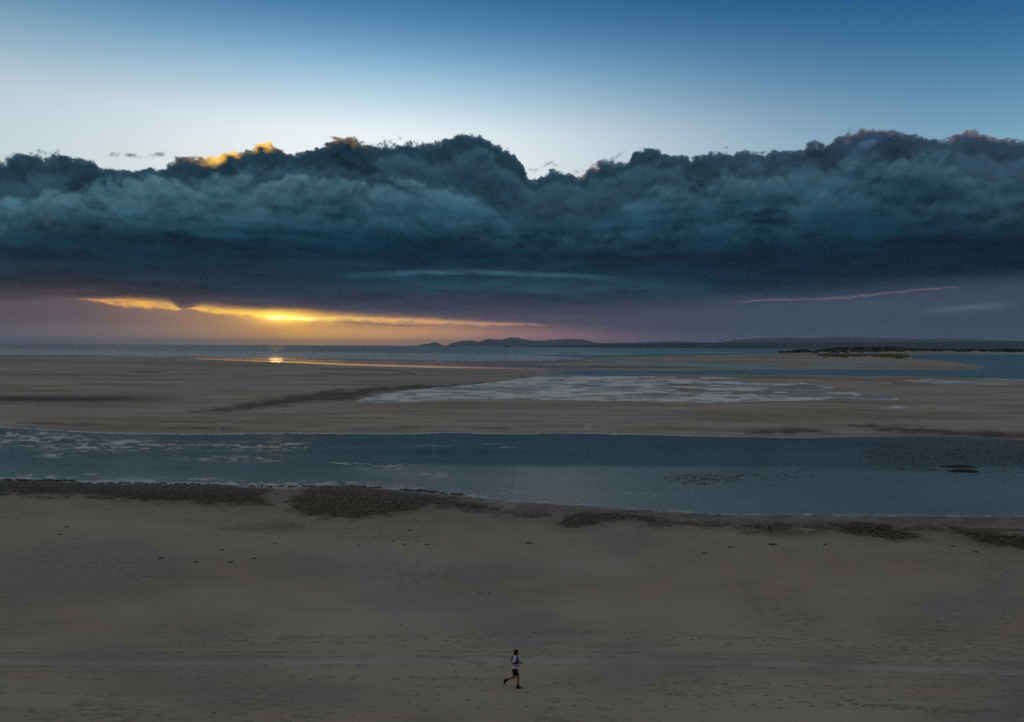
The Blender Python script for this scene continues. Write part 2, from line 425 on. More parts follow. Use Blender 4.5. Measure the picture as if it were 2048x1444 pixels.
# ------------------------------------------------------------------ materials of the land and water
m_sand, b = material('sand')
P = objpos()
ln = noise(vscale(P, (0.02, 0.05, 0.02)), 1.0, 5, 0.55)
mn = noise(vscale(P, (0.25, 1.0, 0.5)), 1.0, 5, 0.6)
fn = noise(P, 9.0, 4, 0.65)
gn = noise(P, 45.0, 2, 0.7)
wet, dark, foam_sheen, lite, scuff = attr('wet'), attr('dark'), attr('foam_sheen'), attr('lite'), attr('scuff')
c = mixc(smooth(ln, 0.35, 0.65), (0.348, 0.296, 0.248), (0.414, 0.364, 0.314))
c = cscale(c, 0.36 + ln * 0.30 + mn * 0.38 + fn * 0.34 + gn * 0.26)
c = mixc(clamp01(lite * (0.6 + 0.8 * fn)), c, (0.43, 0.41, 0.38))
c = mixc(clamp01(wet * 0.75), c, (0.150, 0.128, 0.105))
speck = smooth(noise(P, 3.5, 5, 0.7), 0.42, 0.60)
c = mixc(clamp01(dark * (0.70 + 0.40 * speck + 0.5 * (mn - 0.4))), c, mixc(speck, (0.060, 0.050, 0.026), (0.030, 0.026, 0.013)))
c = mixc(clamp01(scuff * smooth(noise(vscale(P, (1.6, 5.0, 1)), 1.0, 5, 0.7), 0.46, 0.62)), c, (0.10, 0.09, 0.075))
foamn = noise(vscale(P, (1.2, 2.6, 1)), 1.0, 4, 0.6)
c = mixc(clamp01(foam_sheen * smooth(foamn, 0.30, 0.62) * 1.3), c, (0.66, 0.68, 0.70))
setin(b, 'Base Color', c)
setin(b, 'Roughness', 0.92 - 0.55 * clamp01(wet))
setin(b, 'Specular IOR Level', (0.20 + 0.28 * clamp01(wet)) * (1.0 - 0.7 * clamp01(dark)))
hh = noise(vscale(P, (2.2, 9.0, 1.0)), 1.0, 5, 0.6) * 0.7 + fn * 0.3 + gn * 0.08 + dark * speck * 0.3
setin(b, 'Normal', bump(hh, 0.55, 0.05))

def water_mat(name, body, teal, rough0, wave_scale):
    m, b = material(name)
    P = objpos()
    rip, foam_sheen, tl = attr('ripple'), attr('foam_sheen'), attr('teal')
    fl = noise(vscale(P, (0.9, 2.2, 1)), 1.0, 5, 0.65)
    flecks = clamp01(rip * smooth(fl, 0.50, 0.58) * 1.2)
    bn = noise(vscale(P, (0.05, 0.2, 1)), 1.0, 4, 0.5)
    c = mixc(clamp01(tl), body, teal)
    c = cscale(c, 0.55 + 0.9 * bn)
    fnn = noise(vscale(P, (0.35, 1.2, 1)), 1.0, 4, 0.6)
    c = mixc(clamp01(foam_sheen * (0.5 + smooth(fnn, 0.35, 0.6))), c, (0.78, 0.80, 0.82))  # pale colour for surf and for painted sky reflections
    setin(b, 'Base Color', c)
    setin(b, 'IOR', 1.333)
    setin(b, 'Roughness', clamp01(attr('rough') + foam_sheen * 0.5 + bn * 0.02))
    w = noise(vscale(P, (wave_scale, wave_scale * 1.6, 1)), 1.0, 4, 0.6)
    w2 = noise(vscale(P, (wave_scale * 4, wave_scale * 5, 1)), 1.0, 3, 0.6)
    h = w * 0.35 + w2 * 0.10
    nb = bump(h, clamp01(attr('rough') * 1.2 - 0.02 + flecks * 1.0), 0.20)
    setin(b, 'Normal', nb)
    return m
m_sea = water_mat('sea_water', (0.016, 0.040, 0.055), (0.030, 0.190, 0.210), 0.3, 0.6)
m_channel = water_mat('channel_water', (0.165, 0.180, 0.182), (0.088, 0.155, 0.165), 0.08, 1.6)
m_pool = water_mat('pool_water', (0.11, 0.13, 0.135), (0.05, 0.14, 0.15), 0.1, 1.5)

# ------------------------------------------------------------------ the land, one sheet to past the islet
qa = np.concatenate([np.linspace(1.2, 30, 116, endpoint=False), np.linspace(30, 120, 150, endpoint=False), np.linspace(120, 800, 400, endpoint=False), np.linspace(800, 1500, 60)])
ua = np.concatenate([np.linspace(-3200, -260, 110, endpoint=False), np.linspace(-260, 2310, 1000, endpoint=False), np.linspace(2310, 5200, 111)])
U, Q = np.meshgrid(ua, qa)
YY = FPX * CAM_H / Q; XX = (U - 1024) / FPX * YY

far_shore = curve_uq([(-3200, 846), (-400, 850), (0, 855), (80, 860), (200, 867), (330, 869), (440, 869.5), (560, 867), (700, 868), (820, 868.5), (900, 866), (960, 868), (1050, 869), (1150, 867), (1250, 869), (1400, 873), (1600, 876), (1750, 874), (1900, 874), (2048, 880), (2600, 890), (5200, 900)])
near_shore = curve_uq([(-3200, 950), (-400, 955), (0, 961), (60, 959), (120, 962), (200, 967), (330, 968), (430, 968), (500, 973), (560, 975), (620, 971), (700, 969), (760, 976), (840, 983), (880, 986), (930, 991), (1024, 1003), (1150, 1010), (1300, 1020), (1400, 1027), (1500, 1030), (1700, 1031), (2048, 1034), (2600, 1042), (5200, 1060)])
wob1 = (fbm(U / 30, Q / 8, 4, 3) - 0.5)
wobs = (fbm(U / 12, Q / 3, 3, 9) - 0.5)
sd_near = np.minimum(Q + wobs * 2 - far_shore(U), near_shore(U) + wobs * 5 - Q)      # >0 in the channel

pool_a = [(712, 803), (735, 795), (762, 788), (830, 779), (900, 774), (960, 768), (1010, 762), (1062, 755), (1098, 747), (1160, 743), (1230, 747), (1300, 752), (1400, 754), (1500, 757), (1590, 764), (1650, 771), (1690, 781), (1740, 790), (1800, 796), (1795, 801), (1700, 798), (1600, 801), (1500, 803), (1400, 806), (1300, 803), (1200, 801), (1100, 799), (1000, 798), (900, 798), (820, 803), (760, 805), (720, 804)]
sd_pool = poly_sd(pool_a, U, Q, 0.25) + wobs * 2.5
# rippled bars standing out of the pool, thicker to the right
bars = (fbm(U / 60, Q / 2.6, 4, 31) - 0.50) * (0.8 + 1.9 * sstep(U, 1200, 1560))
bars -= 0.55 * (1 - sstep(U, 1000, 1500))
bars -= 1.2 * np.exp(-((Q - (far_shore(U) * 0 + uq(1300, 797)[1])) / 4.0) ** 2) * (1 - sstep(U, 1760, 1810))
bars -= 0.8 * (1 - sstep(sd_pool, 0.0, 1.5))
sd_pool_w = np.minimum(sd_pool, -bars * 8)
small = [poly_sd(p, U, Q, 0.2) for p in (
    [(1738, 815), (1790, 811), (1832, 812), (1790, 817)],
    [(1690, 761), (1740, 761), (1795, 767), (1735, 766)],
    [(1800, 761), (1860, 758), (1960, 764), (2048, 770), (1940, 768), (1860, 766)])]
sd_small = np.maximum.reduce(small) + wobs * 1.2
strait = [(1040, 737), (1200, 739.5), (1350, 741), (1550, 739), (1750, 739), (1900, 740), (1955, 738), (1972, 734), (1935, 728), (1890, 722), (1830, 717), (1806, 711), (1850, 708.5), (2048, 708), (2300, 708), (4500, 712), (4500, 800), (2300, 772), (2048, 762), (1950, 756), (1800, 752), (1600, 750.5), (1400, 749.5), (1250, 747), (1100, 742)]
sd_strait = poly_sd(strait, U, Q, 0.3) + wobs * 1.0
seap = [(-3200, 672), (-3200, 700), (-400, 707), (0, 709), (130, 710.5), (250, 713), (380, 717.5), (450, 720.5), (600, 726), (700, 731), (850, 735), (1000, 738), (1100, 739), (1200, 735.5), (1100, 731.5), (1060, 728), (1150, 724.5), (1215, 722), (1140, 719), (1200, 716.5), (1300, 713), (1400, 710.5), (1550, 707), (1570, 703), (1620, 699.5), (5200, 704), (5200, 690)]
sd_sea = poly_sd(seap, U, Q, 0.3) + wobs * 0.7
slot = poly_sd([(1180, 722), (1350, 725), (1480, 729), (1592, 733), (1500, 735.5), (1350, 732), (1250, 728)], U, Q, 0.25) + wobs * 0.8
slot2 = poly_sd([(1590, 724), (1700, 724), (1860, 727.5), (1760, 728.5), (1640, 727)], U, Q, 0.25)
sd_water = np.maximum.reduce([sd_near, sd_pool_w, sd_small, sd_strait, sd_sea, slot, slot2])
mpq = YY * YY / (FPX * CAM_H)                         # metres of range per Q
shore = -sd_water * mpq                               # metres landward (about)
relief = 0.30 * (1 - np.exp(-np.maximum(shore, 0) / 12.0)) + (fbm(XX / 9, YY / 6, 4, 5) - 0.5) * 0.05 * sstep(shore, 0.5, 6)
fine = (fbm(XX / 0.5, YY / 0.35, 2, 8) - 0.5) * 0.018 * sstep(Q, 90, 240) * sstep(shore, 0.5, 3)
Z = np.where(shore > 0, relief + fine * 1.6 + 0.005, np.maximum(-0.5, shore * 0.05 - 0.005))
# beyond 60 m the mesh rows are metres apart: let the waterline stay where it was traced
# dune rise under the islet scrub
isl = sstep(U, 1540, 1640) * sstep(Q, 5.2, 6.8) * (1 - sstep(Q, 9.5, 11.5))
Z = Z + isl * (2.0 + 5.5 * fbm(U / 25, Q / 3, 3, 77))
spit = poly_sd([(1640, 711), (1700, 708.5), (1800, 710), (1814, 714), (1760, 716), (1680, 714)], U, Q, 0.3)
Z = Z + np.clip(spit / 3, 0, 1) * 1.6
Z = np.where(Q < 4.5, np.minimum(Z, -1.0), Z)

def band(pts, w, x0=None, x1=None, soft=60):
    y = curve_uq(pts)(U)
    g = np.exp(-((Q - y) / w) ** 2)
    if x0 is not None: g = g * sstep(U, x0, x0 + soft)
    if x1 is not None: g = g * (1 - sstep(U, x1 - soft, x1))
    return g
sn = fbm(U / 140, Q / 5, 4, 41)
# --- dark mats of weed and damp mud along the near bank
def blob(pts, soft, amp=1.0, ax=0.5, n=6):
    return np.clip((poly_sd(pts, U, Q, ax) + 3 + (fbm(U / 26, Q / 6, 6, 51, 0.62) - 0.5) * n * 4.5) / soft, 0, 1) * amp
dark = blob([(-900, 930), (-300, 935), (0, 945), (120, 944), (200, 951), (430, 955), (520, 966), (556, 976), (545, 1000), (560, 1020), (480, 1022), (400, 1016), (330, 1012), (200, 1004), (0, 1000), (-900, 990)], 16, 1.0)
dark = np.maximum(dark, blob([(560, 996), (590, 980), (640, 966), (720, 964), (780, 970), (850, 980), (900, 990), (1000, 1010), (1006, 1024), (960, 1032), (860, 1024), (820, 1034), (740, 1044), (640, 1046), (600, 1038), (570, 1022)], 14, 0.92))
for pg, am in (([(1020, 1024), (1060, 1014), (1110, 1016), (1100, 1026), (1060, 1034), (1018, 1036)], 0.8),
               ([(1110, 1050), (1130, 1030), (1170, 1020), (1230, 1020), (1290, 1030), (1360, 1040), (1372, 1052), (1330, 1056), (1260, 1046), (1200, 1052), (1150, 1064), (1112, 1058)], 0.95),
               ([(1425, 1052), (1480, 1044), (1560, 1042), (1610, 1054), (1590, 1068), (1540, 1072), (1480, 1062)], 0.9),
               ([(1634, 1042), (1700, 1042), (1780, 1046), (1840, 1070), (1850, 1082), (1800, 1088), (1720, 1080), (1670, 1066)], 1.0),
               ([(1870, 1044), (1950, 1060), (2048, 1068), (2400, 1080), (2400, 1120), (2048, 1104), (1960, 1094), (1900, 1066)], 1.0),
               ([(470, 1062), (540, 1056), (600, 1058), (560, 1066)], 0.3)):
    dark = np.maximum(dark, np.maximum(blob(pg, 11, am, 0.5, 4.0), 0.45 * np.clip((poly_sd(pg, U, Q, 0.35) + 14 + (fbm(U / 30, Q / 7, 5, 57, 0.6) - 0.5) * 26) / 18, 0, 1)))
strip = np.exp(-((-sd_near - 22 - 10 * fbm(U / 150, Q * 0, 3, 92)) / (12 + 12 * fbm(U / 90, Q * 0, 3, 93))) ** 2) * (Q > near_shore(U)) * sstep(U, 900, 1050)
dark = np.maximum(dark, 0.85 * strip * sstep(fbm(U / 60, Q / 8, 5, 94, 0.62), 0.36, 0.60))
dark *= (sd_near < 1)
bank = np.where(sd_near > -60, np.exp(-np.maximum(-sd_near, 0) / 26.0), 0) * (Q > near_shore(U) - 3)
wetm = bank * 0.75
dark = np.maximum(dark, 0.70 * np.exp(-np.maximum(-sd_near, 0) / 34.0) * (Q > near_shore(U)) * sstep(fbm(U / 60, Q / 9, 5, 52, 0.6), 0.32, 0.56) * (sd_near < 1))
# --- darker bands across the mid flats
def bandm(pts, w, amp, x0, x1, soft=120):
    return amp * band(pts, w, x0, x1, soft)
mud = np.zeros_like(U)
mud = np.maximum(mud, bandm([(-900, 800), (0, 800), (150, 801), (300, 800), (400, 798)], 8, 0.95, -3000, 460, 260))
mud = np.maximum(mud, blob([(380, 826), (470, 812), (560, 796), (640, 784), (720, 777), (800, 773), (880, 770), (960, 767), (890, 774), (800, 781), (745, 790), (710, 800), (640, 806), (560, 816), (460, 828)], 9, 0.95, 0.3, 3))
mud = np.maximum(mud, blob([(1500, 862), (1600, 859), (1640, 864), (1580, 868), (1480, 868)], 5, 0.8, 0.3, 2))
mud = np.maximum(mud, blob([(1700, 852), (1850, 858), (1960, 864), (2048, 868), (2400, 880), (2400, 892), (2048, 880), (1960, 876), (1860, 868), (1760, 862)], 7, 0.9, 0.3, 3))
mud = np.maximum(mud, 0.55 * sstep(-np.abs(Q - far_shore(U) + 11) + (fbm(U / 90, Q / 5, 4, 88) - 0.40) * 26, 0, 8) * (Q < far_shore(U)))
mud = np.maximum(mud, bandm([(0, 744), (250, 745), (400, 745)], 1.2, 0.9, 240, 350, 40))
mud = np.maximum(mud, bandm([(0, 722), (250, 726), (500, 733), (700, 737)], 3.0, 0.35, -3000, 700, 200))
sp2 = poly_sd([(600, 741), (700, 738), (790, 742), (826, 748), (790, 751), (700, 751), (640, 746)], U, Q, 0.3)
mud = np.maximum(mud, 0.75 * np.exp(-(sp2 / 1.1) ** 2) * (U > 640))
mud = np.maximum(mud, bandm([(1000, 733), (1400, 736), (1900, 737)], 1.8, 0.75, 1000, 1500, 200))
mud = np.maximum(mud, bandm([(1000, 749), (1150, 750), (1400, 756), (1550, 756)], 2.0, 0.55, 1120, 1700, 100))
mud *= (0.75 + 0.5 * sn)
darkm = mud * 0.9
wetm = np.maximum(wetm, mud * 0.25)
fl = fbm(U / 190, Q / 3.5, 5, 141, 0.6)
lite0 = 0.7 * sstep(fl, 0.50, 0.72) * (Q < 190)
darkm = np.maximum(darkm, 0.30 * sstep(1 - fl, 0.52, 0.74) * (Q < 190))
# film of water left on the flats: smoother, paler
film = 0.75 * np.clip((poly_sd([(330, 722), (700, 736), (1000, 741), (1100, 742), (1060, 754), (940, 764), (820, 770), (700, 772), (760, 756), (640, 740)], U, Q, 0.3) + 3) / 8, 0, 1)
film = np.maximum(film, 0.55 * (1 - sstep(Q, uq(300, 712)[1], uq(300, 745)[1])) * (U < 1100))
film = np.maximum(film, 0.65 * np.clip((sd_pool + 4) / 5, 0, 1))
film = np.maximum(film, 0.35 * (Q < 62) * (U > 1100))
wetm = np.clip(np.maximum(wetm, film * 0.55), 0, 1)
# --- foam / bright waterline
foam_sheen = np.exp(-((sd_near + 0.2) / 1.15) ** 2) * (Q < far_shore(U) + 12) * (0.5 + 0.9 * fbm(U / 60, Q / 50, 3, 12)) * (1 - sstep(U, 1500, 1750) * 0.8)
foam_sheen = np.maximum(foam_sheen, np.exp(-((sd_near - 0.5) / 1.8) ** 2) * (Q > near_shore(U) - 12) * sstep(fbm(U / 16, Q / 4, 3, 13), 0.35, 0.75) * 0.75)
foam_sheen = np.maximum(foam_sheen, np.exp(-(sd_sea / 0.5) ** 2) * 0.35)
foam_sheen = np.maximum(foam_sheen, np.exp(-(sd_strait / 0.6) ** 2) * 0.25)
# little outflow runnels
def line_d(pts, ax=1.0):
    P_ = [uq(*p) for p in pts]; d = np.full(U.shape, 1e9)
    for (x0, y0), (x1, y1) in zip(P_[:-1], P_[1:]):
        ex, ey = (x1 - x0) * ax, y1 - y0
        k = np.clip(((U - x0) * ax * ex + (Q - y0) * ey) / (ex * ex + ey * ey), 0, 1)
        d = np.minimum(d, np.hypot((U - x0) * ax - k * ex, Q - y0 - k * ey))
    return d
foam_sheen = np.maximum(foam_sheen, 0.32 * np.exp(-(line_d([(440, 866), (434, 858), (446, 851), (478, 842), (510, 836)], 0.6) / 1.6) ** 2))
foam_sheen = np.maximum(foam_sheen, 0.45 * np.exp(-(line_d([(1178, 862), (1172, 856), (1182, 850)], 0.6) / 1.6) ** 2))
foam_sheen = np.maximum(foam_sheen, 0.0 * np.exp(-(line_d([(1610, 862), (1640, 860), (1646, 857), (1600, 850), (1400, 846)], 0.6) / 1.4) ** 2))
foam_sheen = np.maximum(foam_sheen, 0.5 * np.exp(-(line_d([(1558, 702.5), (1600, 704), (1640, 706)], 0.3) / 0.9) ** 2))
# --- driven strip and rough band near the runner
lite = bandm([(-900, 1330), (0, 1333), (200, 1337), (400, 1338), (600, 1336), (800, 1334), (1024, 1331), (1200, 1330), (1400, 1332), (1700, 1342), (2048, 1356), (3000, 1380)], 6.5, 0.95, -3000, 5000) * (0.6 + 1.0 * fbm(U / 160, Q / 3, 4, 62))
lite = np.maximum(lite, bandm([(-900, 1290), (0, 1292), (600, 1289), (900, 1287), (1300, 1284), (2048, 1305)], 12, 0.28, -3000, 5000))
lite = np.maximum(lite, 0.35 * sstep(fbm(U / 260, Q / 90, 4, 61), 0.52, 0.72) * (Q > 400))
lite = np.maximum(lite, lite0)
lite = np.maximum(lite, bandm([(0, 770), (200, 768), (500, 762)], 2.0, 0.5, 0, 600, 200))
scuff = bandm([(-900, 1285), (0, 1286), (300, 1287), (600, 1284), (900, 1281), (1150, 1272), (1400, 1280), (1700, 1290), (2048, 1303), (3000, 1330)], 4.5, 0.55, 250, 5000, 300)
for pts, w_, a_, x0, x1 in (([(0, 1300), (500, 1299), (1024, 1294), (1400, 1298), (2048, 1316)], 1.1, 0.6, 100, 2400),
                            ([(0, 1322), (400, 1326), (900, 1321), (1400, 1326), (1700, 1337), (2048, 1345)], 1.3, 0.75, 300, 2400),
                            ([(0, 1352), (600, 1345), (1000, 1342), (1500, 1344), (2048, 1366)], 1.1, 0.35, 0, 2400),
                            ([(0, 1392), (700, 1386), (1060, 1385), (1400, 1384)], 1.1, 0.65, 740, 1330),
                            ([(0, 1430), (900, 1432), (1160, 1428), (1500, 1432)], 2.0, 0.5, 1050, 1500),
                            ([(1000, 1380), (1300, 1395), (1600, 1412), (1900, 1430), (2200, 1440)], 4.5, 0.5, 1560, 2100)):
    scuff = np.maximum(scuff, bandm(pts, w_ * 1.2, a_, x0, x1, 120))
lines = fbm(U / 900, (Q - 20 * np.sin(U / 700)) / 5.0, 4, 81, 0.7)
scuff = np.maximum(scuff, 0.42 * sstep(lines, 0.52, 0.74) * sstep(Q, 560, 620))
for pts, w_, a_ in (([(-900, 1312), (0, 1311), (1024, 1308), (1500, 1312), (2048, 1330), (3000, 1350)], 2.2, 0.6),
                    ([(-900, 1350), (0, 1349), (1024, 1344), (1500, 1350), (2048, 1368), (3000, 1390)], 1.8, 0.5),
                    ([(-900, 1410), (0, 1408), (1024, 1404), (1500, 1406), (2048, 1420), (3000, 1440)], 3.0, 0.4)):
    lite = np.maximum(lite, bandm(pts, w_, a_, -3000, 5000) * (0.4 + 1.2 * fbm(U / 120, Q / 4, 3, 63)))
for pts in ([(-900, 1316), (0, 1315), (1024, 1312), (1500, 1316), (2048, 1334), (3000, 1354)], [(-900, 1341), (0, 1343), (1024, 1338), (1500, 1343), (2048, 1363), (3000, 1385)]):
    scuff = np.maximum(scuff, bandm(pts, 1.4, 0.8, -3000, 5000) * (0.3 + 1.2 * fbm(U / 80, Q / 4, 3, 64)))
lite = np.maximum(lite, 0.35 * sstep(1 - lines, 0.54, 0.74) * sstep(Q, 520, 620))
scuff = np.maximum(scuff, 0.45 * sstep(fbm(U / 200, Q / 70, 4, 71), 0.45, 0.75) * (Q > 330))
damp = 0.62 * sstep(fbm(U / 420, Q / 130, 4, 91) + 0.35 * np.exp(-((U - 150) / 420) ** 2 - ((Q - 470) / 110) ** 2), 0.52, 0.80) * (Q > 300)
wetm = np.clip(np.maximum(wetm, damp), 0, 1)
wetm = np.maximum(wetm, np.clip((sd_near + 5) / 5, 0, 1))
allwet = np.clip(wetm, 0, 1)
grid_sheet('sand', U, Q, Z, {'wet': allwet, 'dark': np.clip(np.maximum(dark, darkm), 0, 1), 'foam_sheen': np.clip(foam_sheen, 0, 1), 'lite': np.clip(lite, 0, 1), 'scuff': np.clip(scuff, 0, 1)}, m_sand)
# the beach goes on behind and beside the camera
bb = mesh_obj('ground', [(-3000, -2500, 0.2), (3000, -2500, 0.2), (3000, 22, 0.2), (-3000, 22, 0.2)], [(0, 1, 2, 3)], m_sand)
bb['kind'] = 'structure'

# height of the sand on the near beach
def sand_z(x, y):
    qi = FPX * CAM_H / y; ui = 1024 + FPX * x / y
    i = int(np.argmin(np.abs(qa - qi))); j = int(np.argmin(np.abs(ua - ui)))
    return float(Z[i, j])
def on_sand(px, py):
    p = ground(px, py, 0.27)
    z = sand_z(p.x, p.y)
    p = ground(px, py, z); p.z = sand_z(p.x, p.y)
    return p

# ------------------------------------------------------------------ water sheets
def wgrid(q0, q1, nq, u0=-3200, u1=5200, nu=900):
    return np.meshgrid(np.concatenate([np.linspace(u0, -300, 60, endpoint=False), np.linspace(-300, 2350, nu, endpoint=False), np.linspace(2350, u1, 60)]), np.linspace(q0, q1, nq))
# open sea
qs = np.concatenate([np.geomspace(0.35, 4, 30, endpoint=False), np.linspace(4, 56, 200)])
U, Q = np.meshgrid(np.concatenate([np.linspace(-3200, -300, 60, endpoint=False), np.linspace(-300, 2350, 700, endpoint=False), np.linspace(2350, 5200, 60)]), qs)
brk = lambda pts, w, x0, x1, s=40: band(pts, w, x0, x1, s)
foam_sheen = 0.9 * np.maximum(brk([(700, 706), (1000, 707), (1290, 708.2), (1600, 707.5)], 0.45, 1060, 1125, 15), brk([(700, 706), (1000, 707), (1290, 708.0), (1600, 706.5)], 0.5, 1145, 1270, 20))
foam_sheen = np.maximum(foam_sheen, 0.40 * brk([(400, 702), (700, 705.5), (900, 706.5), (1060, 707)], 0.6, 560, 1080, 80) * sstep(fbm(U / 30, Q, 3, 4), 0.35, 0.6))
foam_sheen = np.maximum(foam_sheen, 0.30 * brk([(0, 704), (300, 703.5), (520, 703)], 0.6, 200, 560, 80) * sstep(fbm(U / 40, Q, 3, 5), 0.4, 0.7))
foam_sheen = np.maximum(foam_sheen, 0.7 * brk([(1300, 706), (1350, 706), (1420, 705.5), (1560, 704.5)], 0.4, 1320, 1500, 30))
foam_sheen = np.maximum(foam_sheen, 0.28 * sstep(U, 1180, 1260) * (1 - sstep(U, 1840, 1900)) * sstep(Q, 24, 27) * (1 - sstep(Q, 41, 43)) * (0.4 + fbm(U / 50, Q / 1.5, 3, 16)))  # slot water paled to a silver tone
foam_sheen = np.maximum(foam_sheen, 0.4 * brk([(1100, 720), (1160, 717), (1210, 717.5), (1180, 721)], 0.9, 1100, 1220, 40))
teal = np.exp(-((Q - 11) / 6.5) ** 2) * sstep(U, 680, 1150)
calm = sstep(Q, 13, 20) * (0.55 + 0.45 * sstep(fbm(U / 160, Q / 2.2, 4, 19), 0.35, 0.62))
calm = np.maximum(calm, 0.9 * sstep(Q, 26, 33))
silver = 0.34 * np.clip((poly_sd([(-3200, 694), (0, 697), (400, 701), (700, 704), (1000, 708), (1150, 714), (1100, 722), (900, 722), (600, 716), (300, 710), (-3200, 706)], U, Q, 0.2) + 1.5) / 3, 0, 1) * (0.55 + 0.8 * fbm(U / 120, Q / 1.6, 4, 15))  # reflection of the bright upper sky, painted as pale water colour
foam_sheen = np.maximum(foam_sheen, silver)
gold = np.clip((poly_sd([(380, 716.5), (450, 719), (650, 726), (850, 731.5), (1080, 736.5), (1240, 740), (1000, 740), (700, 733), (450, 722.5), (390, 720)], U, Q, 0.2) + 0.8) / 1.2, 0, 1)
teal = np.maximum(teal, 0.9 * sstep(Q, 18, 24) * sstep(U, 1100, 1250))
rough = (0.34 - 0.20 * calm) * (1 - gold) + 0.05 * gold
sea = grid_sheet('sea', U, Q, np.zeros_like(U), {'foam_sheen': foam_sheen, 'ripple': 0.0 * U, 'teal': teal, 'rough': rough}, m_sea)
# strait and mid-flat pools
U, Q = wgrid(56, 145, 200)
slope_n = fbm(U / 70, Q / 3.0, 4, 23)
rip = np.where(Q > 60, 0.9, 0.35) * (0.3 + 0.9 * slope_n) * (U < 1700)
foam_sheen = (0.25 + 0.75 * sstep(fbm(U / 34, Q / 1.5, 4, 24), 0.38, 0.62)) * sstep(slope_n, 0.18, 0.46) * 1.35 * (U > 690) * (Q > 60) * (1 - 0.5 * sstep(U, 1600, 1750))  # pale streaks: sky reflection painted into the pool colour
pools = grid_sheet('tidal_pool', U, Q, np.zeros_like(U), {'foam_sheen': foam_sheen, 'ripple': rip, 'teal': 0.2 + 0.8 * (U > 1150) * (Q < 64), 'rough': 0.30 + 0.14 * slope_n}, m_pool)
# tidal channel
U, Q = wgrid(145, 400, 300)
def fleck(cx, cy, rx, ry, a=1.0, n=0.9):
    u0, q0 = uq(cx, cy)
    d = ((U - u0) / rx) ** 2 + ((Q - q0) / ry) ** 2
    return a * np.exp(-d) * sstep(fbm(U / 26, Q / 2.4, 4, 29), 0.42, 0.60)
rip = np.zeros_like(U)
for a_ in ((60, 878, 130, 9), (200, 890, 150, 10), (20, 868, 90, 6), (300, 886, 60, 5, .8), (110, 911, 40, 4, .8), (470, 917, 80, 5), (500, 893, 110, 7, .9), (560, 890, 60, 5, .9), (610, 895, 20, 2.5), (705, 926, 45, 3, .9), (770, 930, 50, 9, .7), (870, 950, 60, 5, .6), (990, 892, 40, 5, .6), (1010, 982, 50, 8, .4), (185, 948, 14, 2), (405, 957, 24, 2.5), (1300, 990, 80, 4, .5), (860, 893, 40, 4, .5)):
    rip = np.maximum(rip, fleck(*a_))
rip = np.maximum(rip, 0.7 * np.exp(-((Q - near_shore(U)) / 9) ** 2) * sstep(fbm(U / 20, Q / 3, 4, 37), 0.4, 0.65) * (U < 1000))
foam_sheen = rip * 0.70 * sstep(fbm(U / 14, Q / 1.7, 3, 43), 0.40, 0.60)  # ripple flecks paled too, the sky they mirror put into colour
foam_sheen = np.maximum(foam_sheen, 0.35 * np.exp(-((Q - near_shore(U) + 1) / 2.5) ** 2) * sstep(fbm(U / 18, Q / 3, 3, 47), 0.35, 0.7))
shallow = sstep(Q + (fbm(U / 200, Q / 30, 3, 2) - 0.5) * 14, uq(1000, 925)[1], uq(1000, 940)[1]) * sstep(U, 500, 1000)
teal = np.exp(-((U - 1080) / 420) ** 2) * (1 - shallow) * 0.9 + 0.25
chan = grid_sheet('tidal_channel', U, Q, np.zeros_like(U), {'foam_sheen': foam_sheen, 'ripple': rip, 'teal': np.clip(teal, 0, 1), 'rough': 0.10 + 0.14 * shallow}, m_channel)

# ------------------------------------------------------------------ distant land
def simple_mat(name, c, rough=0.9, var=0.25, scale=1.0, spec=0.2):
    m, b = material(name)
    n = noise(objpos(), scale, 4, 0.6)
    cc = cscale(E(vec(*c).v), (1 - var) + 2 * var * n)
    setin(b, 'Base Color', cc); setin(b, 'Roughness', rough); setin(b, 'Specular IOR Level', spec)
    return m
m_far = simple_mat('forested_hill', (0.040, 0.040, 0.042), scale=0.004)
m_mid = simple_mat('wooded_shore', (0.010, 0.020, 0.026), scale=0.01)

def ridge(name, prof, dist, depth, mat, label=None, jag=0.0, nx=240, seed=0):
    # prof: photo pixels of the skyline; the hill body falls away behind and runs down to the water in front
    pts = sorted(prof)
    x0, x1 = pts[0][0], pts[-1][0]
    V = []; F = []
    rows = 9
    xs = np.linspace(x0, x1, nx)
    ys = np.interp(xs, [p[0] for p in pts], [p[1] for p in pts])
    for j in range(rows):
        k = j / (rows - 1) * 2 - 1            # -1 front foot .. 0 crest .. 1 back foot
        for i, (px, py) in enumerate(zip(xs, ys)):
            v = ray(px, py)
            s = (dist + (vnoise(np.array(i / 18.0), np.array(0.3), seed) - 0.5) * depth * 0.3) / v.y
            X0, Y0, Zc = v.x * s, v.y * s, CAM_H + v.z * s
            Zc = max(Zc, 0.5) + jag * (float(vnoise(np.array(i * 0.9), np.array(5.5), seed)) - 0.5) + jag * 0.5 * (float(vnoise(np.array(i * 2.3), np.array(9.5), seed)) - 0.5)
            h = (1 - abs(k)) ** 0.8
            rel = 1 + 0.25 * (float(fbm(np.array(i / 9.0), np.array(j / 2.0), 3, seed + 3)) - 0.5) * (0 if abs(k) < 0.01 else 1)
            yy = Y0 + k * depth * 0.5
            V.append((X0 * yy / Y0, yy, -2 + (Zc + 2) * h * rel))
    for j in range(rows - 1):
        for i in range(nx - 1):
            a = j * nx + i
            F.append((a, a + 1, a + nx + 1, a + nx))
    o = mesh_obj(name, V, F, mat)
    o['kind'] = 'structure'
    return o
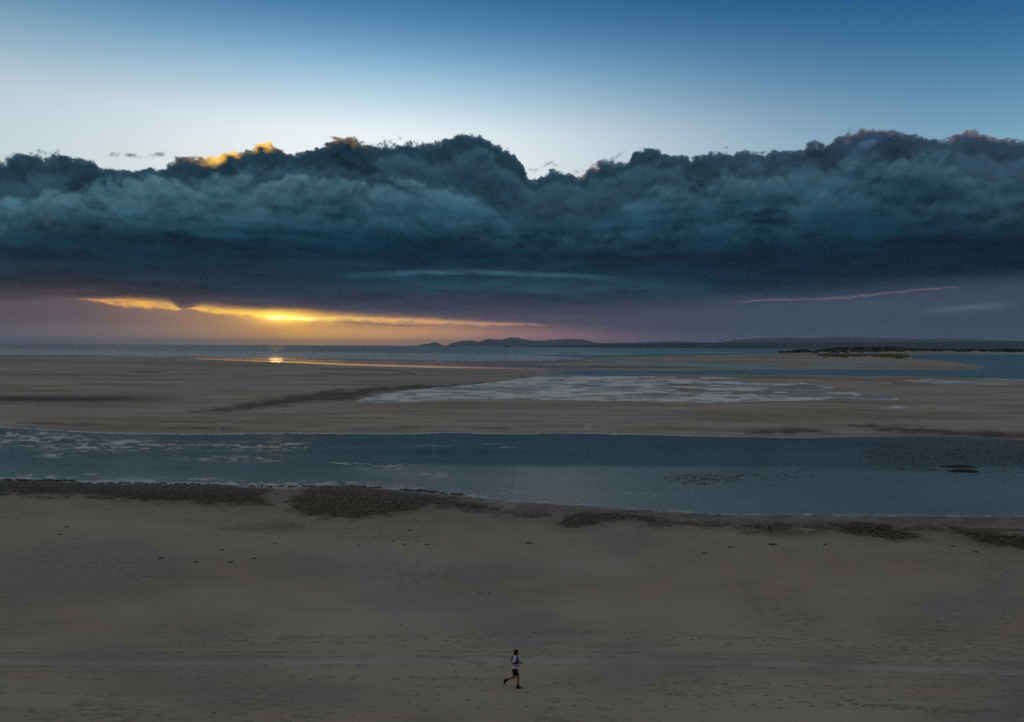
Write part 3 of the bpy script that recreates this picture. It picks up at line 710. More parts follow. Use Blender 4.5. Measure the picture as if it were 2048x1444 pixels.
ridge('hills', [(828, 692), (838, 690.5), (845, 688.5), (852, 687.5), (858, 688.2), (864, 685.5), (872, 684.4), (878, 687), (884, 690.4), (896, 690.6), (904, 686), (916, 683.5), (928, 681.5), (940, 680.8), (948, 681.6), (953, 684), (962, 682.5), (972, 679), (980, 677.3), (987, 679), (996, 678.8), (1006, 679.2), (1014, 676), (1024, 674.9), (1036, 675.6), (1044, 677.6), (1056, 679.8), (1070, 681.5), (1086, 681), (1104, 679.6), (1122, 678.6), (1140, 677.8), (1156, 678.2), (1170, 679.6), (1180, 681.5), (1187, 684.6), (1198, 686), (1230, 686), (1270, 684.8), (1300, 684.2), (1350, 682.2), (1380, 684), (1440, 686)], 21000, 2600, m_far, seed=5)
ridge('hills', [(1400, 690), (1440, 684), (1490, 678.5), (1530, 676), (1565, 675), (1610, 676.2), (1650, 675), (1700, 674.6), (1760, 676), (1840, 677.8), (1900, 676.5), (1960, 679), (2048, 682), (2150, 681), (2500, 684), (3200, 685)], 19000, 3500, m_far, seed=8)
ridge('hills', [(1030, 694.4), (1090, 692.8), (1150, 690.5), (1200, 688.2), (1240, 687.2), (1290, 687), (1350, 686.2), (1420, 685.2), (1560, 684.8), (1700, 684.2), (1860, 683.4), (1950, 683), (2048, 682.6), (2300, 681), (3200, 680)], 9500, 1500, m_mid, jag=9.0, nx=700, seed=11)

# ------------------------------------------------------------------ scrub on the islet: clumps of leaf tufts, too many to count
m_scrub, b = material('coastal_scrub')
sv = attr('tone')
n_ = noise(objpos(), 0.08, 4, 0.6)
setin(b, 'Base Color', mixc(clamp01(sv * 0.7 + n_ * 0.4), (0.018, 0.030, 0.012), (0.060, 0.075, 0.030)))
setin(b, 'Roughness', 0.85); setin(b, 'Specular IOR Level', 0.15)

def clump_mesh(name, blobs, mat, faces_per=40, seed=1):
    # blobs: centre, radii, tone -> shells of small leaf-spray quads round a lumpy crown
    r = np.random.default_rng(seed)
    V = []; F = []; T = []
    for (cx_, cy_, cz_), (rx, ry, rz), tone in blobs:
        n = faces_per
        d = r.normal(size=(n, 3)); d /= np.linalg.norm(d, axis=1)[:, None]
        d[:, 2] = np.abs(d[:, 2]) * 1.0 - 0.15
        rad = r.uniform(0.62, 1.08, n)[:, None]
        c = np.array([cx_, cy_, cz_]) + d * rad * np.array([rx, ry, rz])
        a = r.normal(size=(n, 3)); a -= (a * d).sum(1)[:, None] * d; a /= np.linalg.norm(a, axis=1)[:, None]
        bb_ = np.cross(d, a)
        s = (r.uniform(0.30, 0.55, n) * (rx + rz) * 0.5)[:, None]
        base = len(V)
        q = np.stack([c - a * s, c - bb_ * s * 0.8 + d * s * 0.2, c + a * s, c + bb_ * s * 0.8 + d * s * 0.2], 1).reshape(-1, 3)
        V.extend(q.tolist())
        for i in range(n): F.append((base + 4 * i, base + 4 * i + 1, base + 4 * i + 2, base + 4 * i + 3))
        T.extend(np.repeat(np.clip(tone + r.uniform(-0.3, 0.3, n), 0, 1), 4).tolist())
    o = mesh_obj(name, V, F, mat, smooth_on=False)
    at = o.data.attributes.new('tone', 'FLOAT', 'POINT'); at.data.foreach_set('value', T)
    return o
def islet_top(px):
    return np.interp(px, [1560, 1575, 1590, 1610, 1625, 1640, 1655, 1680, 1720, 1760, 1780, 1800, 1815, 1822, 1835, 1860, 1900, 1930, 1960, 1990, 2048, 2300], [704, 701.5, 698.8, 697.6, 699.5, 698.5, 695.8, 693.2, 693.4, 692.2, 693.5, 693.2, 695, 696.5, 696.0, 697.2, 697.4, 697.0, 698, 697.0, 696.2, 695])
blobs = []
for i in range(1150):
    px = rng.uniform(1560, 2120) if i < 900 else rng.uniform(2100, 2400)
    if 1812 < px < 1826 and rng.random() < 0.6: continue
    base_py = 705.5 + rng.uniform(-1.2, 0.8) if px < 1950 else 706.3 + rng.uniform(-0.8, 0.6)
    top_py = islet_top(px)
    f = rng.uniform(0.1, 1.0)
    py = base_py + (top_py - base_py) * f
    D = FPX * CAM_H / max(uq(px, base_py)[1], 4) + rng.uniform(-60, 160)
    v = ray(px, py); s = D / v.y
    zc = CAM_H + v.z * s
    rz = rng.uniform(2.2, 4.2); rx = rz * rng.uniform(1.3, 2.6)
    blobs.append(((v.x * s, D, max(zc - rz * 0.9, 0.5)), (rx, rx, rz), rng.uniform(0, 1) ** 2))
scr = clump_mesh('coastal_scrub', blobs, m_scrub, 34)
tag(scr, 'dark green coastal scrub covering the low sandy islet on the right', 'scrub', kind='stuff')
blobs = []
m_grass = simple_mat('dune_grass', (0.16, 0.15, 0.06), scale=0.2)
for i in range(420):
    px = rng.uniform(1636, 1815); py = 711.5 + (px - 1725) * 0.006 + rng.normal() * 1.3 + (1.5 if px > 1770 else 0)
    if rng.random() < 0.3: py = 709.2
    p = ground(px, py, 1.0)
    blobs.append(((p.x, p.y, 1.2 + rng.uniform(0, 0.6)), (rng.uniform(2, 6), rng.uniform(2, 5), rng.uniform(0.4, 1.2)), 0.5))
g = clump_mesh('dune_grass', blobs, m_grass, 14, 3)
tag(g, 'pale tufts of dune grass on the spit before the islet', 'grass', kind='stuff')

# ------------------------------------------------------------------ mussel and weed tufts standing out of the channel
m_weed = simple_mat('wet_weed', (0.030, 0.028, 0.022), rough=0.55, scale=3, spec=0.4)
def tufts(name, pix, size, mat, seed=0):
    r = np.random.default_rng(seed)
    V = []; F = []
    for px, py in pix:
        p = ground(px, py, 0.0)
        s = r.uniform(*size) * (0.6 + 0.8 * r.random())
        n = 7; h = s * r.uniform(0.25, 0.5); el = r.uniform(1.2, 2.6)
        b0 = len(V)
        ang = r.uniform(0, 6.28)
        for k in range(n):
            a = ang + k * 2 * math.pi / n; q = s * r.uniform(0.7, 1.25)
            V.append((p.x + math.cos(a) * q * el, p.y + math.sin(a) * q, -0.03))
        for k in range(n):
            a = ang + (k + .5) * 2 * math.pi / n; q = s * r.uniform(0.35, 0.7)
            V.append((p.x + math.cos(a) * q * el, p.y + math.sin(a) * q, h * r.uniform(0.6, 1)))
        V.append((p.x, p.y, h * 1.1))
        for k in range(n):
            k2 = (k + 1) % n
            F += [(b0 + k, b0 + k2, b0 + n + k), (b0 + k2, b0 + n + k2, b0 + n + k), (b0 + n + k, b0 + n + k2, b0 + 2 * n)]
    o = mesh_obj(name, V, F, mat)
    return o
pix = []
def scatter(cx, cy, rx, ry, n, pw=1.0):
    for _ in range(n):
        a = rng.uniform(0, 6.283); q = rng.uniform(0, 1) ** pw
        pix.append((cx + rx * q * math.cos(a), cy + ry * q * math.sin(a)))
scatter(1400, 959, 78, 11, 520, 0.6)
scatter(1480, 952, 120, 14, 360, 0.8)
scatter(1620, 940, 140, 16, 260, 0.8)
scatter(1760, 926, 120, 15, 330, 0.8)
scatter(1900, 908, 190, 26, 900, 0.7)
scatter(2020, 916, 150, 32, 900, 0.7)
scatter(1860, 940, 120, 5, 160)
for _ in range(420):
    px = rng.uniform(1540, 2060); pix.append((px, 881 + (px - 1540) * 0.006 + rng.normal() * 2.0))
for _ in range(260):
    px = rng.uniform(1730, 1960); pix.append((px, 889 + (px - 1730) * 0.05 + rng.normal() * 2.6))
def chan_ok(p):
    u_, q_ = uq(*p)
    return far_shore(u_) + 1 < q_ < near_shore(u_) - 2
pix = [p for p in pix if chan_ok(p)]
for _ in range(3200):
    px = 1720 + 360 * rng.random() ** 0.8; q_ = (px - 1700) / 348
    pp = (px, 905 + rng.normal() * (6 + 13 * q_) + 6 * q_)
    if chan_ok(pp): pix.append(pp)
tag(tufts('mussel_bed', pix, (0.025, 0.085), m_weed, 5), 'scattered dark mussel and weed tufts breaking the channel surface on the right', 'mussel bed', kind='stuff')
# two bare mud humps in the right-hand weed bed
def hump(name, px, py, w, l, h, mat, label, cat, group=None, seed=0, z=None, sink=0.25, water=False):
    p = ground(px, py, 0.0) if water else on_sand(px, py)
    V = [(0, 0, h)]; F = []
    rings, seg = 5, 18
    for j in range(1, rings + 1):
        f = j / rings
        for k in range(seg):
            a = k / seg * 2 * math.pi
            q = f * (1 + 0.30 * (float(vnoise(np.array(k * 0.55), np.array(j * 0.15 + seed), seed)) - 0.5) * 2)
            zz = h * (1 - f ** 2) * (0.75 + 0.5 * random.random()) - (h * sink if j == rings else 0)
            V.append((math.cos(a) * q * w / 2, math.sin(a) * q * l / 2, zz))
    for k in range(seg): F.append((0, 1 + k, 1 + (k + 1) % seg))
    for j in range(rings - 1):
        for k in range(seg):
            a = 1 + j * seg + k; b_ = 1 + j * seg + (k + 1) % seg
            F.append((a, a + seg, b_ + seg, b_))
    o = mesh_obj(name, V, F, mat); o.location = p
    o.rotation_euler.z = random.uniform(-0.15, 0.15)
    tag(o, label, cat, group)
    return o
m_mud = simple_mat('black_mud', (0.016, 0.014, 0.010), rough=0.6, scale=1.5, spec=0.3)
hump('mud_bank', 1918, 934, 4.6, 1.3, 0.22, m_mud, 'smaller far hump of black mud amid weed in the right of the channel', 'mud bank', seed=2, water=True)
hump('mud_bank', 1930, 943, 4.2, 1.6, 0.26, m_mud, 'broader near hump of black mud at the lower edge of the channel weed bed', 'mud bank', seed=6, water=True)

# strands of black wrack along the near waterline
pix = []
for x0, x1, y0, y1, n in ((0, 150, 960, 962, 160), (150, 420, 966, 969, 90), (500, 700, 972, 975, 80), (700, 760, 972, 976, 30), (800, 876, 980, 984, 90), (880, 925, 987, 990, 30), (1250, 1280, 1024, 1026, 20)):
    for _ in range(n):
        k = rng.random(); pix.append((x0 + (x1 - x0) * k, y0 + (y1 - y0) * k + rng.normal() * 0.9))
o = tufts('wrack_line', pix, (0.04, 0.12), m_weed, 8)
o.location.z = 0.05
tag(o, 'black strands of seaweed wrack along the near edge of the channel', 'seaweed', kind='stuff')

# ------------------------------------------------------------------ clods of seaweed lying on the beach
m_clump = simple_mat('seaweed', (0.022, 0.020, 0.014), rough=0.6, scale=20, spec=0.3)
clods = [
 (760, 1061, .5, 'small dark seaweed clump just below the weed mat left of centre'),
 (820, 1061, .6, 'thin dark seaweed clump below the right end of the weed mat'),
 (719, 1090, .5, 'dark seaweed clump on pale sand, leftmost of the row below the weed mat'),
 (786, 1082, .55, 'dark seaweed clump, farthest left of the three in an uneven row at mid beach'),
 (809, 1089, .6, 'dark seaweed clump in the middle of the uneven row at mid beach'),
 (832, 1083, .45, 'little dark seaweed clump between two larger ones at mid beach'),
 (853, 1089, .6, 'dark seaweed clump, rightmost of the uneven row at mid beach'),
 (550, 1088, .6, 'flat dark seaweed clump alone left of the mid-beach row'),
 (445, 1100, .6, 'dark seaweed clump on the left beach, higher of a nearby pair'),
 (322, 1116, .9, 'dark seaweed clump at the left end of the sparse left-beach scatter'),
 (392, 1124, 1.0, 'long flat seaweed clump on damp sand at left'),
 (461, 1124, .9, 'dark seaweed clump beside a pale damp ring on the left beach'),
 (508, 1117, .6, 'small seaweed clump right of the left-beach scatter'),
 (133, 1054, .9, 'flat dark seaweed clump high on the far left beach'),
 (120, 1069, .8, 'dull seaweed clump on the far left beach below a flatter one'),
 (1058, 1086, 1.1, 'flat dark seaweed clump with a pale halo right of centre'),
 (1408, 1107, .8, 'low seaweed clump on the right beach, lower of two'),
 (1461, 1095, 1.0, 'dark seaweed clump on the right beach, upper of two'),
 (1545, 1089, 1.4, 'long flat seaweed clump below the olive weed mats on the right'),
 (1650, 1089, .7, 'small seaweed clump under the largest olive weed mat'),
 (1905, 1092, .9, 'dark seaweed clump by the weed mat at the right edge'),
 (1952, 1104, 1.0, 'low dark seaweed clump lying lowest on the far right beach'),
 (960, 1185, .35, 'tiny dark seaweed scrap upper of two in the central foreground'),
 (978, 1186, .3, 'tiny dark seaweed scrap right beside another above the runner'),
 (801, 1249, .25, 'tiny black scrap on open sand left of the runner'),
 (428, 1426, .16, 'tiny black scrap near the bottom edge at left'),
 (2007, 1228, .2, 'tiny black scrap on open sand toward the right'),
]
for i, (px, py, w, lb) in enumerate(clods):
    hump('seaweed_clump', px, py, w * 0.56, w * 0.25, 0.03 + 0.03 * w, m_clump, lb, 'seaweed', 'seaweed clumps lying on the beach', seed=i + 20)

# ------------------------------------------------------------------ footprints: shallow dished prints with a pushed-up heel
m_print, b = material('damp_print')
setin(b, 'Base Color', cscale(E(vec(0.255, 0.225, 0.185).v), 0.7 + 0.6 * noise(objpos(), 30, 3, 0.6)))
setin(b, 'Roughness', 0.85); setin(b, 'Specular IOR Level', 0.2)
V = []; F = []
def add_print(px, py, L=0.30, W=0.11, rot=0.0):
    p = on_sand(px, py)
    b0 = len(V); seg = 10
    ca, sa = math.cos(rot), math.sin(rot)
    for (f, z) in ((1.25, 0.003), (1.0, 0.016), (0.7, 0.008)):
        for k in range(seg):
            a = k / seg * 2 * math.pi
            x_ = math.cos(a) * L / 2 * f * (1 + random.uniform(-.12, .12)); y_ = math.sin(a) * W / 2 * f * (1.1 if math.cos(a) > 0 else 0.8)
            V.append((p.x + x_ * ca - y_ * sa, p.y + x_ * sa + y_ * ca, p.z + z))
    V.append((p.x, p.y, p.z + 0.010))
    for r_ in (0, 1):
        for k in range(seg):
            a = b0 + r_ * seg + k; c_ = b0 + r_ * seg + (k + 1) % seg
            F.append((a, c_, c_ + seg, a + seg))
    for k in range(seg): F.append((b0 + 2 * seg + k, b0 + 2 * seg + (k + 1) % seg, b0 + 3 * seg))
def trail(pts, step, L, jitter=2.0, skip=0.3):
    a = sorted(pts); x = a[0][0]; s = 1
    while x < a[-1][0]:
        y = np.interp(x, [q[0] for q in a], [q[1] for q in a])
        if random.random() > skip:
            add_print(x + random.uniform(-3, 3), y + s * 2.2 + random.gauss(0, jitter * 0.5), L * random.uniform(0.7, 1.1), 0.12 * L / 0.3, random.uniform(-.2, .2))
        s = -s; x += step * random.uniform(0.8, 1.2)
trail([(20, 1358), (400, 1356), (900, 1356), (1000, 1357)], 42, 0.24)
trail([(1060, 1364), (1400, 1368), (1700, 1371), (2040, 1378)], 42, 0.24)
trail([(0, 1385), (500, 1388), (1000, 1386), (1500, 1390), (2040, 1402)], 46, 0.22, 4, 0.3)
trail([(0, 1432), (300, 1430), (700, 1428), (1100, 1414), (1500, 1404), (1800, 1396)], 50, 0.22, 3, 0.3)
trail([(300, 1402), (900, 1402), (1500, 1412), (2040, 1420)], 58, 0.20, 5, 0.4)
trail([(320, 1286), (600, 1284), (1150, 1273), (1400, 1281), (1700, 1291), (2040, 1303)], 13, 0.24, 4, 0.55)
trail([(1680, 1406), (1760, 1412), (1860, 1420), (2000, 1426)], 12, 0.28, 4, 0.3)
for _ in range(30):
    add_print(random.uniform(0, 2048), random.uniform(1340, 1440), random.uniform(0.10, 0.2), 0.08, random.uniform(-.5, .5))
fp = mesh_obj('footprints', V, F, m_print)
tag(fp, 'trails of footprints pressed into the sand around the runner', 'footprints', kind='stuff')

# ------------------------------------------------------------------ birds, each with body, head, bill, wings, tail, legs
m_bird = simple_mat('dark_plumage', (0.030, 0.030, 0.034), scale=20)
def loft(path, radii, seg=8, flat=1.0):
    V = []; F = []
    for i, (c, r_) in enumerate(zip(path, radii)):
        for k in range(seg):
            a = k / seg * 2 * math.pi
            V.append((c[0], c[1] + math.cos(a) * r_, c[2] + math.sin(a) * r_ * flat))
    for i in range(len(path) - 1):
        for k in range(seg):
            a = i * seg + k; b_ = i * seg + (k + 1) % seg
            F.append((a, b_, b_ + seg, a + seg))
    F.append(tuple(range(seg - 1, -1, -1))); F.append(tuple(range((len(path) - 1) * seg, len(path) * seg)))
    return V, F
def make_bird(loc, span, rz, flap, label, group, fly=True, k=1.0):
    e = bpy.data.objects.new('bird', None); col.objects.link(e)
    V, F = loft([(-.50 * k, 0, 0), (-.30 * k, 0, .01 * k), (-.05 * k, 0, 0), (.15 * k, 0, .01 * k), (.26 * k, 0, .05 * k), (.33 * k, 0, .07 * k), (.38 * k, 0, .065 * k), (.46 * k, 0, .05 * k)], [q * k for q in (.03, .07, .10, .085, .05, .055, .035, .006)])
    mesh_obj('body', V, F, m_bird, e)
    V, F = [(-.45 * k, -.04 * k, 0), (-.45 * k, .04 * k, 0), (-.66 * k, .09 * k, .01), (-.66 * k, -.09 * k, .01), (-.45 * k, 0, .03 * k), (-.64 * k, 0, .03 * k)], [(0, 1, 2, 3), (0, 4, 5, 3), (4, 1, 2, 5)]
    mesh_obj('tail', V, F, m_bird, e)
    for s in (-1, 1):
        V = []; F = []
        for (fy, lead, chord) in ((0, .14, .26), (.35, .22, .26), (.7, .10, .18), (1.0, -.10, .04)):
            y = s * (0.05 * k + fy * span / 2); z = math.sin(flap) * fy * span / 2
            y = s * (0.05 * k + math.cos(flap) * fy * span / 2)
            V += [(lead * k, y, z), ((lead - chord / 2) * k, y, z + .02 * k), ((lead - chord) * k, y, z - .005), ((lead - chord / 2) * k, y, z - .01 * k)]
        for i in range(3):
            for j in range(4):
                a = i * 4 + j; b_ = i * 4 + (j + 1) % 4
                F.append((a, b_, b_ + 4, a + 4))
        mesh_obj('wing', V, F, m_bird, e)
    if not fly:
        for s in (-1, 1):
            V, F = loft([(0, s * .04 * k, -.02), (.012, s * .04 * k, -.03)], [.012 * k, .012 * k])
            lg = mesh_obj('leg', [(x + .02 * s, y, z) for (x, y, z) in [(-.01, s * .04 * k, -.28 * k), (.01, s * .04 * k, -.28 * k), (.01, s * .04 * k + .012, -.28 * k), (-.01, s * .04 * k + .012, -.28 * k), (-.012, s * .04 * k, 0), (.012, s * .04 * k, 0), (.012, s * .04 * k + .014, 0), (-.012, s * .04 * k + .014, 0)]], [(0, 1, 5, 4), (1, 2, 6, 5), (2, 3, 7, 6), (3, 0, 4, 7), (0, 3, 2, 1)], m_bird, e)
    e.location = loc; e.rotation_euler = (0, 0, rz)
    tag(e, label, 'bird', group)
    return e
blist = [(845, 769, 2.2, .6, 'dark bird flying low, left end of the flock above the pool tip'),
         (855, 766, 2.8, 1.9, 'dark bird highest at the left of the low flock over the pool tip'),
         (853, 774, 1.2, .9, 'dark bird low over the mud, just under the flock\'s highest left bird'),
         (857, 776, 0.9, 2.4, 'dark bird nearest the water on the left side of the flock'),
         (862, 783, 1.0, 2.0, 'lone dark bird over the pool itself, lowest of the flock'),
         (886, 767, 1.9, 1.6, 'dark bird highest in the right half of the low flock'),
         (882, 775, 1.1, 2.2, 'dark bird skimming the pool edge in the middle of the flock'),
         (892, 774, 1.1, 1.2, 'small dark bird right of the one skimming the pool edge'),
         (897, 775, 1.0, 2.5, 'dark bird at the right end of the low flock')]
for px, py, hgt, rz, lb in blist:
    g0 = ground(px, py, hgt)
    make_bird(g0, 1.05, rz, random.uniform(0.5, 1.0), lb, 'birds flying low over the pool')
v = ray(187.5, 372); s = 210 / v.y
make_bird((v.x * s, 210, CAM_H + v.z * s), 1.0, 2.6, 0.5, 'single dark bird high against the cloud on the left', 'birds in the sky')
p = ground(1046, 752, 0.0); u_, q_ = uq(1046, 752)
p.z = sand_z(p.x, p.y) + 0.36
make_bird(p, 0.5, 0.4, -0.9, 'dark bird standing on the wet flat beside the head of the pool', 'birds on the flats', fly=False, k=1.6)

# ------------------------------------------------------------------ ship on the horizon in front of the island
m_ship = simple_mat('ship_paint', (0.05, 0.055, 0.06), scale=0.1)
def boxv(x0, x1, y0, y1, z0, z1):
    return [(x0, y0, z0), (x1, y0, z0), (x1, y1, z0), (x0, y1, z0), (x0, y0, z1), (x1, y0, z1), (x1, y1, z1), (x0, y1, z1)], [(0, 3, 2, 1), (4, 5, 6, 7), (0, 1, 5, 4), (1, 2, 6, 5), (2, 3, 7, 6), (3, 0, 4, 7)]
e = bpy.data.objects.new('ship', None); col.objects.link(e)
v = ray(1015, 692.2); s = 9000 / v.y
e.location = (v.x * s, 9000, 0)
hv = [(-34, -6, 0), (30, -6, 0), (38, 0, 0), (30, 6, 0), (-34, 6, 0), (-36, -7, 9), (34, -7, 9), (44, 0, 11), (34, 7, 9), (-36, 7, 9)]
mesh_obj('hull', hv, [(4, 3, 2, 1, 0), (5, 6, 7, 8, 9), (0, 1, 6, 5), (1, 2, 7, 6), (2, 3, 8, 7), (3, 4, 9, 8), (4, 0, 5, 9)], m_ship, e, False)
for nm, bx in (('cabin', (-20, 16, -5, 5, 9, 17)), ('wheelhouse', (2, 12, -4, 4, 17, 22)), ('funnel', (-12, -7, -2, 2, 17, 25)), ('mast', (-0.6, 0.6, -.6, .6, 22, 32))):
    V, F = boxv(*bx); mesh_obj(nm, V, F, m_ship, e, False)
tag(e, 'tiny dark ship on the horizon in front of the hilly island', 'ship')
#@@PERSON
# ------------------------------------------------------------------ runner
foot = on_sand(1037, 1375)
MS = foot.y / FPX                       # metres per photo pixel at the runner
KZ = MS / 13.12                         # metres per pixel of the enlarged view
SL = (foot.y / (foot.y ** 2) * (CAM_H)) # how far a step towards the camera drops a point
def J(zx, zy, y=0.0):
    return Vector(((zx - 745) * KZ, y, (1268 - zy) * KZ - SL * (y + 0.07)))
def capsule(bm, a, b_, ra, rb, seg=14, yflat=1.0):
    # tapered rounded limb as a stack of spheres joined later by the voxel remesh
    n = max(3, int((a - b_).length / (min(ra, rb) * 0.35)) + 1)
    for i in range(n):
        k = i / (n - 1)
        c_ = a.lerp(b_, k); r_ = ra + (rb - ra) * k
        M = Matrix.Translation(c_) @ Matrix.Diagonal((r_, r_ * yflat, r_, 1))
        bmesh.ops.create_icosphere(bm, subdivisions=2, radius=1.0, matrix=M)
def ellip(bm, c_, r3, rot=0.0):
    bmesh.ops.create_icosphere(bm, subdivisions=3, radius=1.0, matrix=Matrix.Translation(c_) @ Matrix.Rotation(rot, 4, 'Y') @ Matrix.Diagonal((*r3, 1)))
def body_obj(name, bm, mat, parent, vox=0.008, sm=6):
    me = bpy.data.meshes.new(name); bm.to_mesh(me); bm.free()
    me.materials.append(mat)
    o = bpy.data.objects.new(name, me); col.objects.link(o); o.parent = parent
    r_ = o.modifiers.new('remesh', 'REMESH'); r_.mode = 'VOXEL'; r_.voxel_size = vox; r_.use_smooth_shade = True
    s_ = o.modifiers.new('smooth', 'SMOOTH'); s_.iterations = sm; s_.factor = 0.5
    return o
def cloth(name, c, rough=0.8, var=0.15):
    return simple_mat(name, c, rough, var, 30.0, 0.2)
skin = cloth('skin', (0.30, 0.13, 0.075), 0.5, 0.08)
hairm = cloth('dark_hair', (0.010, 0.008, 0.007), 0.6)
white = cloth('white_shirt', (0.62, 0.68, 0.76))
blue = cloth('blue_vest', (0.010, 0.045, 0.22))
black = cloth('black_shorts', (0.006, 0.009, 0.010))
shoem = cloth('black_shoe', (0.008, 0.008, 0.008), 0.6)
sockm = cloth('dark_sock', (0.05, 0.045, 0.03))
band_m = cloth('watch', (0.55, 0.50, 0.40), 0.4)
run = bpy.data.objects.new('person', None); col.objects.link(run)
run.location = foot + Vector(((745 / 13.12 + 980 - 1037) * MS, 0.0, 0))
tag(run, 'runner in blue vest over white shirt and black shorts, mid-stride on the sand', 'person')
YN, YF = -0.17, 0.17
headc = J(690, 322)
neck0, chest, waist, hips = J(672, 430), J(655, 500), J(652, 660), J(652, 775)
shN, shF = J(650, 462, YN), J(668, 462, YF)
elN, elF = J(590, 628, YN - .06), J(716, 600, YF + .05)
wrN, wrF = J(694, 657, YN - .04), J(782, 556, YF)
hipN, hipF = J(655, 790, -.09), J(648, 790, .09)
knN, knF = J(742, 975, -.09), J(640, 968, .09)
anN, anF = J(730, 1165, -.08), J(452, 1036, .09)
bm = bmesh.new()
ellip(bm, headc + Vector((0, 0, .015)), (.098, .075, .115))
ellip(bm, headc + Vector((.045, 0, -.045)), (.055, .052, .065))        # jaw
ellip(bm, headc + Vector((.105, 0, -.012)), (.022, .014, .022), 0.5)     # nose
ellip(bm, headc + Vector((.088, 0, -.055)), (.016, .024, .010))        # lips
ellip(bm, headc + Vector((.080, 0, -.090)), (.022, .022, .018))        # chin
ellip(bm, headc + Vector((.085, 0, .025)), (.018, .045, .010))         # brow
for s in (-1, 1): ellip(bm, headc + Vector((-.005, s * .076, -.012)), (.018, .010, .030))   # ears
capsule(bm, headc + Vector((-.02, 0, -.06)), neck0, .055, .060)
capsule(bm, neck0, chest, .075, .135, yflat=1.15)
capsule(bm, shN + Vector((.01, .05, 0)), shF - Vector((.01, .05, 0)), .07, .07)
capsule(bm, chest, waist, .125, .105, yflat=1.25)
capsule(bm, waist, hips, .105, .115, yflat=1.30)
for sh, el, wr, s in ((shN, elN, wrN, -1), (shF, elF, wrF, 1)):
    capsule(bm, sh, el, .052, .040); capsule(bm, el, wr, .041, .027)
for hp, kn, an, in ((hipN, knN, anN), (hipF, knF, anF)):
    capsule(bm, hp, kn, .092, .060)
    calf = kn.lerp(an, 0.35)
    capsule(bm, kn, calf, .056, .058); capsule(bm, calf, an, .058, .036)
def hand(bm, wr, d, up):
    d = d.normalized(); side = d.cross(up).normalized(); up = side.cross(d).normalized()
    palm = wr + d * .055
    capsule(bm, wr, palm + side * .0, .026, .030, yflat=0.8)
    capsule(bm, palm - up * .026, palm + up * .026, .020, .020)
    for i, (o_, L) in enumerate(((-.030, .060), (-.010, .072), (.011, .066), (.030, .052))):
        a0 = palm + up * o_ + d * .016
        a1 = a0 + d * L * .45 + side * .006
        a2 = a1 + d * L * .05 + side * L * .42
        a3 = a2 - d * L * .34 + side * L * .10
        capsule(bm, a0, a1, .0100, .0095); capsule(bm, a1, a2, .0095, .0088); capsule(bm, a2, a3, .0088, .0078)
    t0 = wr + d * .025 + up * .022
    t1 = t0 + d * .030 + up * .020 + side * .012
    t2 = t1 + d * .026 + side * .018 - up * .004
    capsule(bm, t0, t1, .0125, .0110); capsule(bm, t1, t2, .0110, .0090)
hand(bm, wrN, Vector((1, .12, -.10)), Vector((0.1, 0, 1)))
hand(bm, wrF, Vector((.75, -.1, -.45)), Vector((.3, 0, 1)))
body = body_obj('body', bm, skin, run, 0.006, 4)
eye_m = cloth('eyes', (0.05, 0.04, 0.035), 0.2)
bm = bmesh.new()
for s in (-1, 1): ellip(bm, headc + Vector((.086, s * .030, .006)), (.010, .013, .009)); body_obj('eye', bm, eye_m, run, 0.003, 1); bm = bmesh.new()
bm.free()
# cloth('eyes', (0.05, 0.04, 0.035), 0.2), run, 0.003, 1)
bm = bmesh.new()                                                        # hair to the nape
ellip(bm, headc + Vector((-.028, 0, .038)), (.104, .088, .105))
ellip(bm, headc + Vector((.045, 0, .105)), (.050, .060, .032))
ellip(bm, headc + Vector((-.055, 0, -.040)), (.062, .072, .085))
ellip(bm, headc + Vector((-.085, 0, -.105)), (.036, .055, .050))
for s in (-1, 1): ellip(bm, headc + Vector((-.012, s * .070, .010)), (.045, .016, .055))
body_obj('hair', bm, hairm, run, 0.008, 3)
bm = bmesh.new()                                                        # white t-shirt
capsule(bm, J(668, 432), chest, .085, .148, yflat=1.12)
capsule(bm, chest, waist, .138, .122, yflat=1.22)
capsule(bm, waist, J(652, 728), .122, .132, yflat=1.22)
for sh, el in ((shN, elN), (shF, elF)):
    capsule(bm, sh + Vector((0, .06 if sh is shN else -.06, 0)), sh, .080, .076)
    capsule(bm, sh, sh.lerp(el, .55), .074, .068)
body_obj('shirt', bm, white, run)
bm = bmesh.new()                                                        # running vest with its pack on the back
capsule(bm, J(655, 470), J(652, 560), .152, .150, yflat=1.12)
capsule(bm, J(652, 560), J(668, 630), .148, .134, yflat=1.12)
ellip(bm, J(600, 500), (.085, .115, .140), 0.1)
ellip(bm, J(735, 500), (.038, .085, .110), -0.1)
vest = body_obj('vest', bm, blue, run)
def cuff(bm, a, b_, r0, r1, w=.003):
    capsule(bm, a, b_, r0, r1)
bm = bmesh.new()                                                        # shoulder strap and chest strap
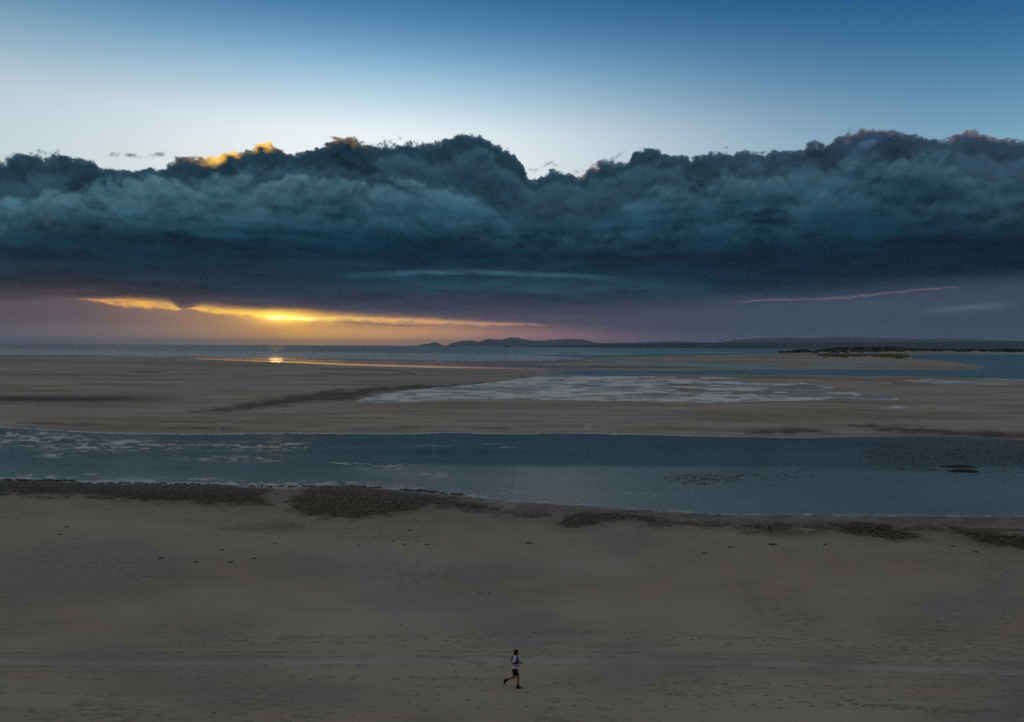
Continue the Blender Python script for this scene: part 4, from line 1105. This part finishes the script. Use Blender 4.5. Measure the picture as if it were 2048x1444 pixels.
capsule(bm, J(655, 425, -.10), J(722, 470, -.10), .022, .022); capsule(bm, J(722, 470, -.10), J(735, 560, -.12), .022, .022)
body_obj('strap', bm, blue, run, 0.006, 2)
bm = bmesh.new()                                                        # shorts
capsule(bm, J(650, 752), hips, .130, .138, yflat=1.22)
capsule(bm, hipN, hipN.lerp(knN, .50), .118, .098)
capsule(bm, hipF, hipF.lerp(knF, .46), .116, .096)
body_obj('shorts', bm, black, run)
for an, heel, toe, kn in ((anN, J(705, 1238, -.08), J(812, 1252, -.08), knN), (anF, J(398, 1040, .09), J(364, 1165, .09), knF)):
    d = (toe - heel).normalized(); up = (kn - an).normalized(); up = (up - d * up.dot(d)).normalized()
    bm = bmesh.new()
    capsule(bm, an + (heel - an) * .25, heel, .046, .044)
    capsule(bm, heel, toe, .046, .032, yflat=0.95)
    capsule(bm, an + (toe - an) * .15, toe.lerp(heel, .35), .044, .038)
    sh_ = body_obj('shoe', bm, shoem, run, 0.007, 3)
    bm = bmesh.new()
    capsule(bm, heel - up * .030 - d * .015, toe - up * .016 + d * .02, .022, .016, yflat=1.9)
    body_obj('sole', bm, shoem, sh_, 0.007, 2)
    bm = bmesh.new()
    capsule(bm, an.lerp(kn, .16), an, .045, .044)
    body_obj('sock', bm, sockm, run, 0.007, 2)
bm = bmesh.new(); capsule(bm, wrN + Vector((-.022, 0, 0)), wrN + Vector((.002, 0, 0)), .034, .033)
body_obj('wristwatch', bm, band_m, run, 0.005, 2)

# ------------------------------------------------------------------ evening haze
hm = bpy.data.materials.new('haze'); hm.use_nodes = True
hn = hm.node_tree; hn.nodes.clear()
ho = hn.nodes.new('ShaderNodeOutputMaterial'); hv_ = hn.nodes.new('ShaderNodeVolumePrincipled')
hv_.inputs['Color'].default_value = (0.74, 0.86, 1.0, 1)
hv_.inputs['Density'].default_value = HAZE
hv_.inputs['Anisotropy'].default_value = 0.35
hn.links.new(hv_.outputs[0], ho.inputs['Volume'])
V, F = boxv(-36000, 36000, -3000, 46500, -4.0, 330)
hz = mesh_obj('haze', V, F, hm, None, False)
hz['kind'] = 'stuff'
